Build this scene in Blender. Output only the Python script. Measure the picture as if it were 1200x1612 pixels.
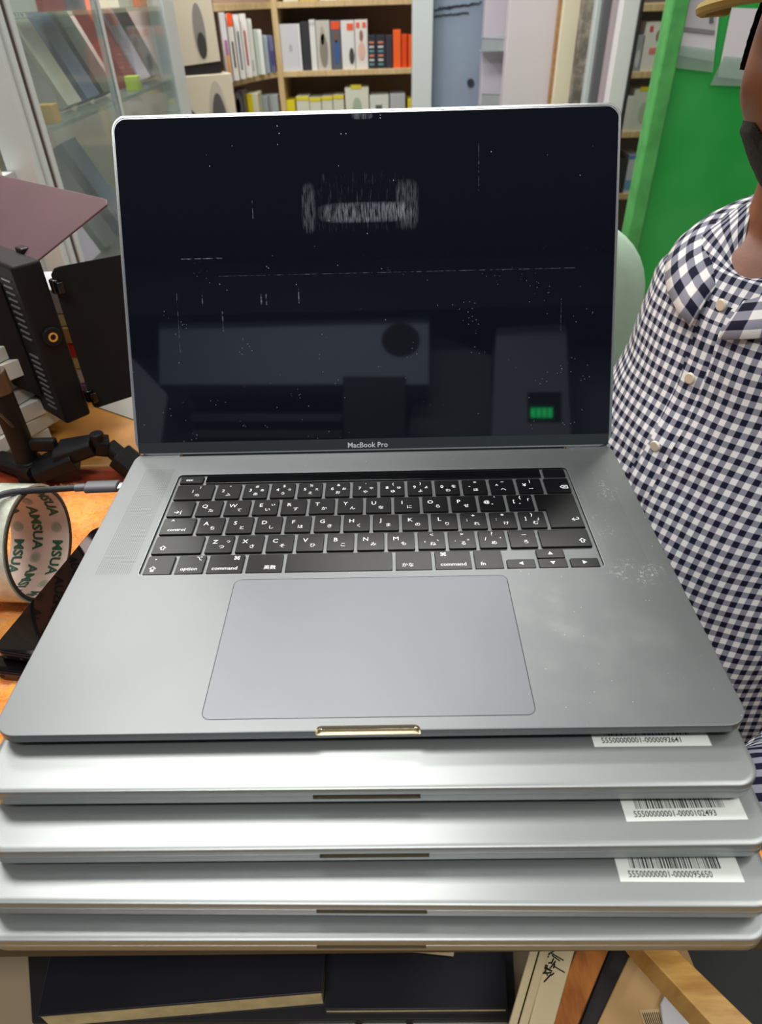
import bpy, bmesh, math, random
from mathutils import Vector, Matrix, Euler, noise
for o in list(bpy.data.objects): bpy.data.objects.remove(o)
S = bpy.context.scene
COL = S.collection
rnd = random.Random(7)

# ------------------------------------------------------------------ camera
CAM = Vector((0.012462, -0.182879, 0.271542))
FPX = 1047.94
cam_d = bpy.data.cameras.new('camera')
cam = bpy.data.objects.new('camera', cam_d); COL.objects.link(cam)
cam.location = CAM
cam.rotation_euler = (0.909744, 0.023623, -0.000869)
cam_d.sensor_fit = 'VERTICAL'; cam_d.sensor_height = 36; cam_d.sensor_width = 26.8
cam_d.lens = FPX / 1612 * 36
cam_d.clip_start = 0.02; cam_d.clip_end = 20
cam_d.dof.use_dof = True; cam_d.dof.focus_distance = 0.44; cam_d.dof.aperture_fstop = 11
S.camera = cam
RM = Euler((0.909744, 0.023623, -0.000869), 'XYZ').to_matrix()

# ------------------------------------------------------------------ world, lights, exposure
S.view_settings.view_transform = 'Standard'
S.view_settings.look = 'None'
S.view_settings.gamma = 1
S.view_settings.use_curve_mapping = False
S.view_settings.exposure = 0.0
w = bpy.data.worlds.new('world'); S.world = w; w.use_nodes = True
w.node_tree.nodes['Background'].inputs[0].default_value = (.8, .86, 1, 1)
w.node_tree.nodes['Background'].inputs[1].default_value = 0.10

def area(name, loc, target, sx, sy, power, col=(1, .97, .93)):
    l = bpy.data.lights.new(name, 'AREA'); l.shape = 'RECTANGLE'; l.size = sx; l.size_y = sy
    l.energy = power; l.color = col
    o = bpy.data.objects.new(name, l); COL.objects.link(o); o.location = loc
    d = Vector(target) - Vector(loc)
    o.rotation_euler = (0, 0, 0) if abs(d.x) + abs(d.y) < 1e-5 else d.to_track_quat('-Z', 'Y').to_euler()
    return o
ZC = 1.95      # ceiling height above the laptop deck
ZF = -0.98     # floor
area('ceiling_lamp_near', (-0.50, 0.80, ZC - .05), (-0.50, 0.80, 0), 1.2, 0.50, 37)
area('ceiling_lamp_far', (0.25, 2.05, ZC - .05), (0.25, 2.05, 0), 1.2, 0.3, 30)
area('ceiling_lamp_right', (1.25, 0.0, ZC - .05), (1.25, 0.0, 0), 0.35, 1.2, 16)
area('ceiling_lamp_behind', (-0.2, -0.75, ZC - .05), (-0.2, -0.75, 0), 1.3, 0.25, 26)
area('cabinet_fill', (-0.64, 1.30, 0.95), (-0.64, 1.30, 0), 0.14, 0.9, 16)  # added fill light without a fixture, brightens the cabinet interior

# ------------------------------------------------------------------ pixel helpers (turn a photo pixel into a point on a real plane)
def ray(px, py): return RM @ Vector(((px - 600) / FPX, (806 - py) / FPX, -1))
def P(px, py, x=None, y=None, z=None):
    d = ray(px, py)
    if x is not None: t = (x - CAM.x) / d.x
    elif y is not None: t = (y - CAM.y) / d.y
    else: t = (z - CAM.z) / d.z
    return CAM + d * t

# ------------------------------------------------------------------ materials
def srgb(r, g, b):
    f = lambda c: (c / 255 / 12.92) if c / 255 <= .04045 else ((c / 255 + .055) / 1.055) ** 2.4
    return (f(r), f(g), f(b), 1)
class NT:
    def __init__(s, m):
        m.use_nodes = True; s.t = m.node_tree; s.n = s.t.nodes; s.b = s.n['Principled BSDF']
    def new(s, typ, **k):
        n = s.n.new(typ)
        for a, v in k.items(): setattr(n, a, v)
        return n
    def link(s, a, b): s.t.links.new(a, b)
    def val(s, sock, v):
        if hasattr(v, 'is_linked') or isinstance(v, bpy.types.NodeSocket): s.link(v, sock)
        else: sock.default_value = v
    def math(s, op, a, b=0.0, c=None):
        n = s.new('ShaderNodeMath', operation=op); s.val(n.inputs[0], a); s.val(n.inputs[1], b)
        if c is not None: s.val(n.inputs[2], c)
        return n.outputs[0]
    def mix(s, f, a, b):
        n = s.new('ShaderNodeMix', data_type='RGBA'); s.val(n.inputs['Factor'], f); s.val(n.inputs['A'], a); s.val(n.inputs['B'], b)
        return n.outputs['Result']
    def coord(s, kind='Object'): return s.new('ShaderNodeTexCoord').outputs[kind]
    def sep(s, v):
        n = s.new('ShaderNodeSeparateXYZ'); s.link(v, n.inputs[0]); return n.outputs
    def noise(s, scale, detail=3, vec=None, rough=.5, stretch=None):
        n = s.new('ShaderNodeTexNoise'); n.inputs['Scale'].default_value = scale; n.inputs['Detail'].default_value = detail
        n.inputs['Roughness'].default_value = rough
        v = vec if vec is not None else s.coord()
        if stretch:
            mp = s.new('ShaderNodeMapping'); mp.inputs['Scale'].default_value = stretch; s.link(v, mp.inputs[0]); v = mp.outputs[0]
        s.link(v, n.inputs['Vector']); return n.outputs['Fac']
    def step(s, v, a, b):
        n = s.new('ShaderNodeMapRange'); n.interpolation_type = 'SMOOTHSTEP'
        s.val(n.inputs[0], v); n.inputs[1].default_value = a; n.inputs[2].default_value = b; return n.outputs[0]
    def bump(s, h, strength=.3, dist=.001):
        n = s.new('ShaderNodeBump'); n.inputs['Strength'].default_value = strength; n.inputs['Distance'].default_value = dist
        s.link(h, n.inputs['Height']); s.link(n.outputs[0], s.b.inputs['Normal'])
MATS = {}
def mat(name, col=(200, 200, 200), rough=.5, metal=0, spec=.5, var=0, vscale=30, bump=0, bscale=200, coat=0, emit=None, alpha=None):
    if name in MATS: return MATS[name]
    m = bpy.data.materials.new(name); t = NT(m); b = t.b
    c = srgb(*col)
    b.inputs['Base Color'].default_value = c
    b.inputs['Roughness'].default_value = rough; b.inputs['Metallic'].default_value = metal
    b.inputs['Specular IOR Level'].default_value = spec
    b.inputs['Coat Weight'].default_value = coat
    if var:
        n = t.noise(vscale, 4)
        lo = tuple(x * (1 - var) for x in c[:3]) + (1,); hi = tuple(min(1, x * (1 + var)) for x in c[:3]) + (1,)
        t.link(t.mix(t.step(n, .3, .7), lo, hi), b.inputs['Base Color'])
    if bump: t.bump(t.noise(bscale, 3), bump, .0006)
    if emit: b.inputs['Emission Color'].default_value = srgb(*emit[0]); b.inputs['Emission Strength'].default_value = emit[1]
    if alpha is not None: b.inputs['Alpha'].default_value = alpha
    MATS[name] = m; m.diffuse_color = c
    return m

def glass(name, tint=(225, 238, 232), refl=.10, haze=0.0):
    if name in MATS: return MATS[name]
    m = bpy.data.materials.new(name); t = NT(m)
    tr = t.new('ShaderNodeBsdfTransparent'); tr.inputs[0].default_value = srgb(*tint)
    gl = t.new('ShaderNodeBsdfGlossy'); gl.inputs['Roughness'].default_value = .03
    lw = t.new('ShaderNodeLayerWeight'); lw.inputs[0].default_value = .5
    f = t.math('MULTIPLY_ADD', t.math('POWER', lw.outputs['Facing'], 5.0), .5, refl)
    mx = t.new('ShaderNodeMixShader'); t.link(f, mx.inputs[0]); t.link(tr.outputs[0], mx.inputs[1]); t.link(gl.outputs[0], mx.inputs[2])
    out = mx.outputs[0]
    if haze:
        df = t.new('ShaderNodeBsdfDiffuse'); df.inputs[0].default_value = srgb(215, 222, 220)
        m2 = t.new('ShaderNodeMixShader'); m2.inputs[0].default_value = haze
        t.link(out, m2.inputs[1]); t.link(df.outputs[0], m2.inputs[2]); out = m2.outputs[0]
    t.link(out, t.n['Material Output'].inputs[0]); MATS[name] = m; return m

def wnorm(o):
    wn = o.modifiers.new('wn', 'WEIGHTED_NORMAL'); wn.keep_sharp = True; wn.weight = 80
# ------------------------------------------------------------------ mesh builder
class MB:
    def __init__(s): s.v = []; s.f = []; s.m = []; s.uv = None
    def add(s, vs, fs, mi=0):
        k = len(s.v); s.v += [Vector(v) for v in vs]; s.f += [tuple(i + k for i in f) for f in fs]; s.m += [mi] * len(fs); return s
    def box(s, x0, x1, y0, y1, z0, z1, mi=0, M=None):
        vs = [Vector((x, y, z)) for z in (z0, z1) for y in (y0, y1) for x in (x0, x1)]
        if M is not None: vs = [M @ v for v in vs]
        return s.add(vs, [(0, 2, 3, 1), (4, 5, 7, 6), (0, 1, 5, 4), (2, 6, 7, 3), (0, 4, 6, 2), (1, 3, 7, 5)], mi)
    def prism(s, pts, off, mi=0):
        """polygon pts (3d) extruded by vector off"""
        n = len(pts); a = [Vector(p) for p in pts]; b = [p + Vector(off) for p in a]
        return s.add(a + b, [tuple(range(n))[::-1], tuple(range(n, 2 * n))] + [(i, (i + 1) % n, n + (i + 1) % n, n + i) for i in range(n)], mi)
    def stack(s, rings, mi=0, cap0=True, cap1=True, caps=None):
        """list of rings (equal counts), skinned"""
        k = len(s.v); n = len(rings[0])
        for r in rings: s.v += [Vector(p) for p in r]
        for j in range(len(rings) - 1):
            for i in range(n):
                s.f.append((k + j * n + i, k + j * n + (i + 1) % n, k + (j + 1) * n + (i + 1) % n, k + (j + 1) * n + i)); s.m.append(mi)
        if cap0: s.f.append(tuple(k + i for i in range(n))[::-1]); s.m.append(mi)
        if cap1: s.f.append(tuple(k + (len(rings) - 1) * n + i for i in range(n))); s.m.append(mi)
        return s
    def cyl(s, a, b, r0, r1=None, n=16, mi=0):
        r1 = r0 if r1 is None else r1
        a = Vector(a); b = Vector(b); d = (b - a).normalized(); q = d.to_track_quat('Z', 'Y')
        R = [[c + q @ Vector((r * math.cos(2 * math.pi * i / n), r * math.sin(2 * math.pi * i / n), 0)) for i in range(n)] for c, r in ((a, r0), (b, r1))]
        return s.stack(R, mi)
    def tube(s, pts, r, n=10, mi=0, res=6):
        pts = smooth_path([Vector(p) for p in pts], res)
        rings = []; up = Vector((0, 0, 1))
        for i, p in enumerate(pts):
            d = (pts[min(i + 1, len(pts) - 1)] - pts[max(i - 1, 0)]).normalized()
            x = d.cross(up); x = x.normalized() if x.length > 1e-4 else Vector((1, 0, 0)); y = x.cross(d).normalized()
            rr = r(i / (len(pts) - 1)) if callable(r) else r
            rings.append([p + x * rr * math.cos(2 * math.pi * k / n) + y * rr * math.sin(2 * math.pi * k / n) for k in range(n)])
        return s.stack(rings, mi)
    def text(s, body, size, M, mi=0, align='CENTER', bold=.012):
        vs, fs = text_mesh(body, align, bold)
        return s.add([M @ Vector((v[0] * size, v[1] * size, 0)) for v in vs], fs, mi)
    def build(s, name, mats, parent=None, smooth=35, M=None, bevel=0, seg=2, uvs=None, rec=True):
        me = bpy.data.meshes.new(name)
        me.from_pydata([tuple(v) for v in s.v], [], s.f)
        for m in (mats if isinstance(mats, (list, tuple)) else [mats]): me.materials.append(m)
        me.polygons.foreach_set('material_index', s.m)
        if rec:
            b = bmesh.new(); b.from_mesh(me); bmesh.ops.recalc_face_normals(b, faces=b.faces); b.to_mesh(me); b.free()
        if uvs is not None:
            l = me.uv_layers.new(name='UVMap')
            for lp in me.loops: l.data[lp.index].uv = uvs[lp.vertex_index]
        if smooth:
            me.shade_smooth(); me.set_sharp_from_angle(angle=math.radians(smooth))
        o = bpy.data.objects.new(name, me); COL.objects.link(o)
        if M is not None: o.matrix_world = M
        if parent is not None: o.parent = parent
        if bevel:
            md = o.modifiers.new('bevel', 'BEVEL'); md.width = bevel; md.segments = seg; md.limit_method = 'ANGLE'; md.angle_limit = math.radians(40)
            md.harden_normals = False
        if smooth and smooth < 100: wnorm(o)
        return o
TXT = {}
def text_mesh(body, align='CENTER', bold=0):
    k = (body, align, bold)
    if k in TXT: return TXT[k]
    c = bpy.data.curves.new('t', 'FONT'); c.body = body; c.align_x = align; c.align_y = 'CENTER'; c.resolution_u = 2; c.fill_mode = 'FRONT'; c.offset = bold
    o = bpy.data.objects.new('t', c); COL.objects.link(o)
    bpy.context.view_layer.update()
    m = bpy.data.meshes.new_from_object(o.evaluated_get(bpy.context.evaluated_depsgraph_get()))
    r = ([(v.co.x, v.co.y) for v in m.vertices], [tuple(p.vertices) for p in m.polygons])
    bpy.data.objects.remove(o); bpy.data.curves.remove(c); bpy.data.meshes.remove(m)
    TXT[k] = r; return r
def smooth_path(pts, res):
    if len(pts) < 3: return pts
    out = []
    for i in range(len(pts) - 1):
        p0 = pts[max(i - 1, 0)]; p1 = pts[i]; p2 = pts[i + 1]; p3 = pts[min(i + 2, len(pts) - 1)]
        for k in range(res):
            t = k / res
            out.append(.5 * ((2 * p1) + (p2 - p0) * t + (2 * p0 - 5 * p1 + 4 * p2 - p3) * t * t + (3 * p1 - p0 - 3 * p2 + p3) * t ** 3))
    out.append(pts[-1]); return out
def rrect(x0, x1, y0, y1, r, z=0, n=8):
    pts = []
    for cx, cy, a0 in ((x1 - r, y0 + r, -90), (x1 - r, y1 - r, 0), (x0 + r, y1 - r, 90), (x0 + r, y0 + r, 180)):
        for i in range(n + 1):
            a = math.radians(a0 + 90 * i / n); pts.append(Vector((cx + r * math.cos(a), cy + r * math.sin(a), z)))
    return pts
def prof(x0, x1, y0, y1, r, levels, n=8):
    """rounded-rect rings; levels = [(inset, z)]"""
    return [rrect(x0 + i, x1 - i, y0 + i, y1 - i, max(r - i, .0004), z, n) for i, z in levels]

def tag(o, label, cat, group=None, kind=None):
    o['label'] = label; o['category'] = cat
    if group: o['group'] = group
    if kind: o['kind'] = kind
    return o
def thing(name, label, cat, loc=(0, 0, 0), rz=0, group=None):
    o = bpy.data.objects.new(name, None); o.empty_display_size = .02; COL.objects.link(o)
    o.location = loc; o.rotation_euler = (0, 0, rz); return tag(o, label, cat, group)
def struct(o, label=None):
    o['kind'] = 'structure'
    if label: o['label'] = label
    return o
def copy_tree(o, parent=None):
    c = o.copy(); COL.objects.link(c)
    if parent: c.parent = parent
    for ch in list(o.children): copy_tree(ch, c)
    return c
def evaluated_mesh(o):
    bpy.context.view_layer.update()
    return bpy.data.meshes.new_from_object(o.evaluated_get(bpy.context.evaluated_depsgraph_get()))
def T(x, y, z): return Matrix.Translation((x, y, z))

# ================================================================== ROOM
wall_m = mat('painted_wall', (176, 172, 168), .8, var=.06, vscale=3)
b = MB().box(-2.2, 2.4, -1.8, 3.3, ZF - .05, ZF); struct(b.build('floor', mat('floor_tiles', (150, 132, 100), .35, var=.12, vscale=4)))
b = MB().box(-2.2, 2.4, -1.8, 3.3, ZC, ZC + .05); struct(b.build('ceiling', mat('ceiling_paint', (118, 128, 150), .85)))
b = MB().box(-2.25, -2.2, -1.8, 3.3, ZF, ZC); struct(b.build('wall_left', wall_m))
b = MB().box(2.4, 2.45, -1.8, 3.3, ZF, ZC); struct(b.build('wall_right', wall_m))
b = MB().box(-2.2, 2.4, 3.3, 3.35, ZF, ZC); struct(b.build('wall_back', wall_m))
b = MB().box(-2.2, 2.4, -1.85, -1.8, ZF, ZC); struct(b.build('wall_front', mat('shop_front_wall', (128, 138, 162), .8, var=.08, vscale=3)))

# ================================================================== LAPTOPS
def alu(name, col, rough, dusty=False):
    m = bpy.data.materials.new(name); t = NT(m); b = t.b
    c = t.coord()
    n = t.noise(9000, 2, c)
    base = t.mix(n, srgb(*[x * .95 for x in col]), srgb(*[min(255, x * 1.05) for x in col]))
    r = t.math('MULTIPLY_ADD', t.noise(14, 4, c), .10, rough - .05)
    b.inputs['Metallic'].default_value = .7
    if dusty:
        xyz = t.sep(c)
        # speaker perforations both sides of the keyboard
        px_ = t.math('SUBTRACT', t.math('FRACT', t.math('MULTIPLY', xyz[0], 1 / .00125)), .5)
        py_ = t.math('SUBTRACT', t.math('FRACT', t.math('MULTIPLY', xyz[1], 1 / .00125)), .5)
        rad = t.math('SQRT', t.math('ADD', t.math('MULTIPLY', px_, px_), t.math('MULTIPLY', py_, py_)))
        hole = t.math('LESS_THAN', rad, .24)
        ax = t.math('ABSOLUTE', xyz[0])
        inx = t.math('MULTIPLY', t.math('GREATER_THAN', ax, .1445), t.math('LESS_THAN', ax, .1665))
        iny = t.math('MULTIPLY', t.math('GREATER_THAN', xyz[1], .1105), t.math('LESS_THAN', xyz[1], .2225))
        hole = t.math('MULTIPLY', hole, t.math('MULTIPLY', inx, iny))
        # powdery dust patches on the right of the deck
        def blob(cx, cy, rx, ry):
            dx = t.math('DIVIDE', t.math('SUBTRACT', xyz[0], cx), rx); dy = t.math('DIVIDE', t.math('SUBTRACT', xyz[1], cy), ry)
            d = t.math('ADD', t.math('MULTIPLY', dx, dx), t.math('MULTIPLY', dy, dy))
            return t.math('SUBTRACT', 1.0, t.step(d, .1, 1.0))
        q = P(1003, 902, z=0); q2 = P(955, 770, z=0); q3 = P(950, 830, z=0); q4 = P(930, 1010, z=0); q5 = P(885, 960, z=0)
        mk = t.math('ADD', blob(q.x, q.y, .022, .015), t.math('MULTIPLY', blob(q2.x, q2.y, .012, .016), .7))
        mk = t.math('ADD', mk, t.math('MULTIPLY', blob(q3.x, q3.y, .008, .016), .8))
        fine = t.math('MULTIPLY', t.step(t.noise(420, 4, c, .7), .5, .72), t.step(t.noise(90, 3, c), .4, .6))
        d1 = t.math('MULTIPLY', mk, fine)
        d2 = t.math('MULTIPLY', t.math('ADD', blob(q4.x, q4.y, .06, .06), blob(q5.x, q5.y, .03, .03)), t.math('MULTIPLY', t.step(t.noise(45, 5, c), .4, .8), .07))
        vor = t.new('ShaderNodeTexVoronoi'); vor.inputs['Scale'].default_value = 260; t.link(c, vor.inputs['Vector'])
        spk = t.math('MULTIPLY', t.math('LESS_THAN', vor.outputs['Distance'], .07), t.math('GREATER_THAN', t.noise(130, 1, c), .56))
        spk = t.math('MULTIPLY', spk, t.math('GREATER_THAN', xyz[0], -.06))
        dust = t.math('MINIMUM', t.math('ADD', t.math('MULTIPLY', d1, .8), t.math('ADD', d2, t.math('MULTIPLY', spk, .7))), 1.0)
        base = t.mix(dust, base, srgb(205, 208, 205))
        base = t.mix(t.math('MULTIPLY', hole, t.math('SUBTRACT', .75, t.math('MULTIPLY', t.math('GREATER_THAN', xyz[0], 0.0), .45))), base, srgb(30, 30, 32))
        t.link(t.math('MULTIPLY', t.math('SUBTRACT', 1.0, dust), .82), b.inputs['Metallic'])
        r = t.math('ADD', r, t.math('MULTIPLY', dust, .3))
    t.link(base, b.inputs['Base Color']); t.link(r, b.inputs['Roughness'])
    t.bump(t.noise(6000, 2, c), .04, .0002)
    return m
ALU_D = alu('space_grey_deck', (116, 120, 121), .44, True)
ALU = alu('space_grey_aluminium', (152, 157, 157), .37)
ALU_RIM = mat('polished_rim', (200, 204, 206), .25, metal=.9)
NOTCH = mat('polished_notch', (190, 178, 150), .22, metal=.9)  # champagne tint paints in some of the warm reflection
PAD = alu('trackpad_glass', (113, 117, 121), .46)
UNDER_SHADE = mat('underside_shade', (44, 46, 49), .5, metal=.5)  # shade beneath each laptop put into a darker underside colour
BLACKP = mat('black_plastic', (14, 14, 16), .45)
RUBBER = mat('black_rubber', (12, 12, 14), .8)
KEYM = mat('key_black', (8, 8, 11), .30, spec=.30, bump=.03, bscale=4000)
LEG = mat('key_legend_white', (225, 228, 232), .5)
W2, DEP = .17895, .2459
KB = (-.1397, .1395, .1089, .2145)

def base_mesh(open_):
    top = [(.0006, 0), (.00015, -.00015), (0, -.0006), (0, -.0052), (.0009, -.0064), (.0038, -.0082), (.0095, -.0099), (.017, -.0105)]
    b = MB().stack(prof(-W2, W2, 0, DEP, .0115, top[::-1], 10))
    o = b.build('t', [ALU_D if open_ else ALU, NOTCH, UNDER_SHADE])
    cut = MB()
    o2 = []
    # front finger notch
    q = MB().stack([rrect(-.0247, .0247, -.006, .0030, .0029, z, 8) for z in (-.0031, .01)]).build('c', [NOTCH]); o2.append(q)
    if open_:
        q = MB().stack([rrect(*KB, .0032, z, 6) for z in (-.0014, .01)]).build('c', [NOTCH]); o2.append(q)
        q = MB().box(-.1455, .1455, .2392, .3, -.0068, .01).build('c', [NOTCH]); o2.append(q)
    for q in o2:
        md = o.modifiers.new('b', 'BOOLEAN'); md.operation = 'DIFFERENCE'; md.object = q; md.solver = 'EXACT'
    me = evaluated_mesh(o)
    for q in [o] + o2: bpy.data.objects.remove(q)
    for p in me.polygons:
        c = p.center
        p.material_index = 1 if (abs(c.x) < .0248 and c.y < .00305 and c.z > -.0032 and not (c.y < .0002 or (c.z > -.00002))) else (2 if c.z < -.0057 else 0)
    me.shade_smooth(); me.set_sharp_from_angle(angle=math.radians(30))
    me.name = 'base'
    return me

# ---- open laptop on top
lap = thing('laptop', 'open grey laptop with black screen and keyboard on top of the stack', 'laptop')
base = bpy.data.objects.new('base', base_mesh(True)); COL.objects.link(base); base.parent = lap; wnorm(base)
for x in (-.13, .13):
    for y in (.03, .215):
        MB().cyl((x, y, -.0113), (x, y, -.0104), .0075, n=20).build('rubber_foot', RUBBER, lap)
tp = (-.0800, .0800, .0074, .1034)
MB().stack(prof(*tp, .0042, [(-.00025, -.0002), (-.00025, .00003)], 6)).build('trackpad_gap', mat('gap_black', (8, 8, 9), .8), lap)
MB().stack(prof(*tp, .0040, [(.0002, -.0002), (.0001, .00007), (.0003, .0001)], 6)).build('trackpad', PAD, lap)

rim_o = [rrect(KB[0] - i, KB[1] + i, KB[2] - i, KB[3] + i, .0032 + i, z, 6) for i, z in ((.0006, -.0002), (.0005, .00003), (.0003, .00002), (0, -.0005), (0, -.0013))]
MB().stack(rim_o, cap0=False, cap1=False).build('keyboard_rim', mat('rim_grey', (150, 153, 155), .45, metal=.75), lap)
# keyboard: 14.5 units wide, five rows under the touch strip
U = (KB[1] - KB[0] - .0026) / 14.5; V = .0188
X0 = KB[0] + .0013; YT = KB[3] - .0016
GAP = .0021
ZK = .00005
def keycap(x0, x1, y0, y1, legends, name='key', pts=None):
    b = MB()
    g = GAP / 2
    if pts is None:
        b.stack(prof(x0 + g, x1 - g, y0 + g, y1 - g, .0011, [(0, -.0014), (0, -.0004 + ZK), (.00025, ZK), (.0011, ZK + .00003)], 4))
    else:
        def ins(pp, d):
            n = len(pp); out = []
            for i in range(n):
                a = Vector(pp[i - 1]); c = Vector(pp[i]); e = Vector(pp[(i + 1) % n])
                d1 = (c - a).normalized(); d2 = (e - c).normalized()
                out.append(c + Vector((-d1.y, d1.x)) * d + Vector((-d2.y, d2.x)) * d)
            return out
        rings = [[Vector((p.x, p.y, z)) for p in ins(pts, g + i)] for i, z in ((0, -.0014), (0, -.0004 + ZK), (.00025, ZK), (.0006, ZK + .00002))]
        b.stack(rings)
    cx, cy = (x0 + x1) / 2, (y0 + y1) / 2
    for (s, dx, dy, sz) in legends:
        b.text(s, sz * 1.17, T(cx + dx / 1000, cy + dy / 1000, ZK + .00012), 1)
    return b.build(name, [KEYM, LEG], lap, smooth=30)
LS, KS, NS = .0043, .0033, .0038
def lk(a, k, extra=()): return [(a, -3.2, 1.9, LS), (k, 1.6, -3.0, KS)] + list(extra)
def nk(a, sym, k, k2=None):
    r = [(a, -3.6, .6, NS), (sym, .6, 5.0, .0032), (k, .4, -3.9, .0031)]
    if k2: r.append((k2, 4.6, .6, .0031))
    return r
rows = [
 [(1.5, [('1', -1.2, .6, NS), ('!', 3.4, 5, .0034), ('ぬ', 2.6, -3.9, .0031)]), (1, nk('2', '"', 'ふ')), (1, nk('3', '#', 'あ', 'ぁ')), (1, nk('4', '$', 'う', 'ぅ')),
  (1, nk('5', '%', 'え', 'ぇ')), (1, nk('6', '&', 'お', 'ぉ')), (1, nk('7', "'", 'や', 'ゃ')), (1, nk('8', '(', 'ゆ', 'ゅ')), (1, nk('9', ')', 'よ', 'ょ')),
  (1, nk('0', '', 'わ', 'を')), (1, nk('-', '=', 'ほ')), (1, nk('^', '~', 'へ')), (1, nk('¥', '|', 'ー')), (1, [('⌫', 4.0, -2.6, .0044)])],
 [(1, [('→|', -1.5, -4, .0040)]), (1, lk('Q', 'た')), (1, lk('W', 'て')), (1, lk('E', 'い', [('ぃ', 5, 2.4, .0030)])), (1, lk('R', 'す')), (1, lk('T', 'か')), (1, lk('Y', 'ん')),
  (1, lk('U', 'な')), (1, lk('I', 'に')), (1, lk('O', 'ら')), (1, lk('P', 'せ')), (1, [('@', -3.6, .8, .0036), ('`', 2.4, 5, .004), ('゛', 1.4, -3.2, .0034)]),
  (1, [('[', -4.4, 1, .0036), ('{', .2, 5, .0034), ('「', 4.6, 1.6, .0034), ('゜', .8, -3.2, .0034)]), (1.5, None)],
 [(1.25, [('^', -4.6, 5.2, .0042), ('control', -.2, -3.8, .0034)]), (1, lk('A', 'ち')), (1, lk('S', 'と')), (1, lk('D', 'し')), (1, lk('F', 'は')), (1, lk('G', 'き')), (1, lk('H', 'く')),
  (1, lk('J', 'ま')), (1, lk('K', 'の')), (1, lk('L', 'り')), (1, [(';', -4.4, 1, .0036), ('+', 0, 5, .0038), ('れ', 1.6, -3.4, KS)]),
  (1, [(':', -4.4, 1, .0036), ('*', 0, 4.4, .0042), ('け', 1.6, -3.4, KS)]), (1, [(']', -4.4, 1, .0036), ('}', 0, 5, .0034), ('」', 4.6, .6, .0034), ('む', 1.4, -3.6, KS)]), (1.25, None)],
 [(1.75, [('⇧', -9.2, -3.2, .0044)]), (1, lk('Z', 'つ', [('っ', 5, 2.4, .0030)])), (1, lk('X', 'さ')), (1, lk('C', 'そ')), (1, lk('V', 'ひ')), (1, lk('B', 'こ')), (1, lk('N', 'み')), (1, lk('M', 'も')),
  (1, [(',', -4.2, 0, .0046), ('<', .4, 5, .0036), ('、', 5.2, .6, .0036), ('ね', .8, -3.8, KS)]), (1, [('.', -4.2, 0, .0046), ('>', .4, 5, .0036), ('。', 5.2, .6, .0036), ('る', .8, -3.8, KS)]),
  (1, [('/', -4.2, 0, .0038), ('?', .2, 5, .0042), ('・', 5.2, .6, .0036), ('め', .8, -3.8, KS)]), (1, [('_', 1.2, 5.4, .0042), ('ろ', 1.6, -3.4, KS)]), (1.75, [('⇧', 10.4, -3.2, .0044)])],
 [(1, [('•', -3.4, 5, .0034), ('⇪', -3.4, -3.6, .0044)]), (1, [('⌥', 4.4, 5, .0036), ('option', -.2, -4, .0034)]), (1.25, [('⌘', 6.2, 5, .0038), ('command', 0, -4, .0034)]),
  (1.25, [('英数', 3.6, -4, .0032)]), (3.5, []), (1.25, [('かな', -3.6, -4, .0032)]), (1.25, [('⌘', -5.6, 5, .0038), ('command', 0, -4, .0034)]), (1, [('fn', -3.6, -4, .0036)])],
]
ys = [YT - .0106 - i * V for i in range(6)]
for ri, row in enumerate(rows):
    x = X0; y1 = ys[ri]; y0 = ys[ri + 1]
    for wd, lg in row:
        if lg is not None: keycap(x, x + wd * U, y0, y1, lg)
        x += wd * U
xe = X0 + 14.5 * U
keycap(xe - 1.25 * U, xe, ys[3], ys[1], [('↩', 6.2, -10.2, .0044)], pts=[Vector((xe - 1.25 * U, ys[3])), Vector((xe, ys[3])), Vector((xe, ys[1])), Vector((xe - 1.5 * U, ys[1])), Vector((xe - 1.5 * U, ys[2])), Vector((xe - 1.25 * U, ys[2]))])
ym = (ys[4] + ys[5]) / 2
for k, (a, s, up) in enumerate(((3, '◀', 0), (2, '▲', 1), (2, '▼', 0), (1, '▶', 0))):
    x = xe - a * U
    if up: keycap(x, x + U, ym - GAP * .35, ys[4], [(s, 0, 0, .0028)])
    else: keycap(x, x + U, ys[5], ym + GAP * .35, [(s, 0, 0, .0028)])
# touch strip row
keycap(X0, X0 + .98 * U, YT - .0102, YT + .0006, [('esc', -1.6, -.4, .0034)])
keycap(xe - .92 * U, xe, YT - .0102, YT + .0006, [])
MB().stack(prof(X0 + .98 * U + .001, xe - .92 * U - .001, YT - .0092, YT - .0004, .0008, [(0, -.0014), (0, -.0001), (.0002, 0)], 4)).build('touch_strip', mat('touch_strip_glass', (10, 10, 12), .12), lap)

# lid
LA = 1.063826; LL = .238153
LV = Vector((0, math.cos(LA), math.sin(LA))); LN = Vector((0, -math.sin(LA), math.cos(LA)))
LO = Vector((0, .2410, .0004))
LM = Matrix(((1, LV.x, LN.x, LO.x), (0, LV.y, LN.y, LO.y), (0, LV.z, LN.z, LO.z), (0, 0, 0, 1)))
def liduv(px, py):
    d = ray(px, py); t = (LO - CAM).dot(LN) / d.dot(LN); q = CAM + d * t - LO; return q.x, q.dot(LV)
lid = MB().stack(prof(-W2, W2, 0, LL, .0105, [(.006, -.0046), (.0015, -.0043), (.0003, -.0034), (0, -.0022), (0, -.0003), (.0004, 0), (.0015, 0), (.0016, -.0004)], 10)).build('lid', [ALU_RIM], lap, M=LM)
chin = liduv(600, 690)[1]
m = bpy.data.materials.new('screen_glass'); t = NT(m); c = t.coord(); xyz = t.sep(c)
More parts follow.
